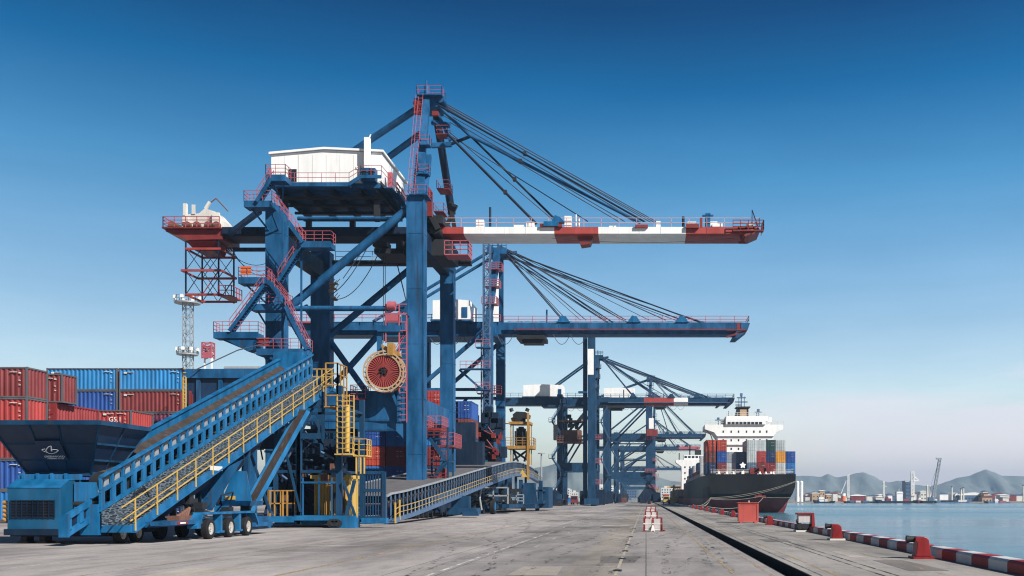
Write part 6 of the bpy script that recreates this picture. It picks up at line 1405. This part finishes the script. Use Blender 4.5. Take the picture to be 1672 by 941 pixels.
# ------------------------------------------------------------------ light, sky, air, camera
sc_ = bpy.context.scene
SUN = Vector((.62, -.5, .62)).normalized()
el = math.asin(SUN.z); az = math.atan2(SUN.x, SUN.y)
sl = bpy.data.lights.new('sun', 'SUN'); sl.energy = 4.7; sl.angle = R(.5); sl.color = (1, .95, .88)
so = bpy.data.objects.new('sun', sl); C.objects.link(so); so.rotation_euler = SUN.to_track_quat('Z', 'Y').to_euler(); so.location = (60, -40, 80)
w = bpy.data.worlds.new('World'); sc_.world = w; w.use_nodes = True; nt = w.node_tree
bg = nt.nodes['Background']; sky = nt.nodes.new('ShaderNodeTexSky'); sky.sky_type = 'NISHITA'; sky.sun_disc = False
sky.sun_elevation = el; sky.sun_rotation = az; sky.altitude = 0; sky.air_density = 1.0; sky.dust_density = 1.2; sky.ozone_density = 3.0
SKY_GAMMA, SKY_STR, SKY_MUL = 1.0, .1, (1.45,1.45,1.45,1)
SKY_TINT = [(.0,(1.0,.9,.78)), (.105,(.92,.84,.76)), (.153,(.72,.73,.69)), (.298,(.22,.54,.63)), (.375,(.02,.31,.47)), (.436,(.0,.15,.28)), (.6,(.025,.12,.19)), (.85,(.07,.14,.2))]
gm = nt.nodes.new('ShaderNodeGamma'); gm.inputs[1].default_value = SKY_GAMMA; nt.links.new(sky.outputs[0], gm.inputs[0])
tc = nt.nodes.new('ShaderNodeTexCoord'); sp = nt.nodes.new('ShaderNodeSeparateXYZ'); nt.links.new(tc.outputs['Generated'], sp.inputs[0])
tint = mixc(nt, 1.0, ramp(nt, sp.outputs[2], SKY_TINT).outputs[0], ramp(nt, math_(nt, 'ADD', sp.outputs[0], .5), [(.1, (.86,.86,.86)), (.8, (1.16,1.16,1.16))]).outputs[0], 'MULTIPLY')
mul = mixc(nt, 1.0, mixc(nt, 1.0, gm.outputs[0], tint, 'MULTIPLY'), SKY_MUL, 'MULTIPLY')
# thin cloud bank low over the hills, denser out over the water
mp = nt.nodes.new('ShaderNodeMapping'); mp.inputs['Scale'].default_value = (2.2, 2.2, 14); nt.links.new(tc.outputs['Generated'], mp.inputs[0])
cn = noise(nt, mp.outputs[0], 2.2, 6, .55)
hgt = math_(nt, 'ADD', sp.outputs[2], math_(nt, 'MULTIPLY', math_(nt, 'SUBTRACT', cn, .5), .09))
band = ramp(nt, hgt, [(.0, (1,1,1)), (.085, (.85,.85,.85)), (.112, (0,0,0))]).outputs[0]
side = ramp(nt, sp.outputs[0], [(.02, (.12,.12,.12)), (.22, (1,1,1))]).outputs[0]
f = math_(nt, 'MULTIPLY', math_(nt, 'MULTIPLY', band, side), .75)
wisp = ramp(nt, noise(nt, (lambda q: (nt.links.new(tc.outputs['Generated'], q.inputs[0]), setattr(q.inputs['Scale'], 'default_value', (1.2,1.2,6)), q.outputs[0])[2])(nt.nodes.new('ShaderNodeMapping')), 2.6, 6, .6), [(.35, (.93,.95,.96)), (.7, (1.1,1.06,1.04))]).outputs[0]
mul = mixc(nt, 1.0, mul, wisp, 'MULTIPLY')
back = ramp(nt, math_(nt, 'ADD', sp.outputs[1], .5), [(.2, (.36,.36,.36)), (.62, (1,1,1))]).outputs[0]
mul = mixc(nt, 1.0, mul, back, 'MULTIPLY')
out = mixc(nt, f, mul, (6.3, 5.9, 6.6, 1))
nt.links.new(out, bg.inputs[0]); bg.inputs[1].default_value = SKY_STR
HAZE = .00022
if HAZE:
    m = MB(); m.box(-3400, 4100, -200, 3800, -7, 105); hz_ = m.build('haze', []); hz_['kind'] = 'stuff'
    mt = bpy.data.materials.new('harbour_haze'); mt.use_nodes = True; n_ = mt.node_tree; n_.nodes.remove(n_.nodes['Principled BSDF'])
    pv = n_.nodes.new('ShaderNodeVolumePrincipled'); pv.inputs['Color'].default_value = (.46,.68,.95,1); pv.inputs['Density'].default_value = HAZE; pv.inputs['Anisotropy'].default_value = .2
    n_.links.new(pv.outputs[0], n_.nodes['Material Output'].inputs['Volume']); hz_.data.materials.append(mt)
cam = bpy.data.cameras.new('camera'); co = bpy.data.objects.new('camera', cam); C.objects.link(co)
co.location = (0, 0, H); co.rotation_euler = (R(90), 0, 0); cam.sensor_width = 36; cam.lens = F/1672*36
cam.shift_x = -(VX-836)/1672; cam.shift_y = (VY-470.5)/1672; cam.clip_end = 8000; cam.clip_start = .5
sc_.camera = co
sc_.view_settings.view_transform = 'Standard'; sc_.view_settings.look = 'None'; sc_.view_settings.exposure = .6; sc_.view_settings.gamma = 1
sc_.cycles.use_denoising = True; sc_.cycles.filter_width = 1.15; sc_.cycles.max_bounces = 6; sc_.cycles.diffuse_bounces = 2; sc_.cycles.volume_bounces = 0; sc_.cycles.transparent_max_bounces = 8
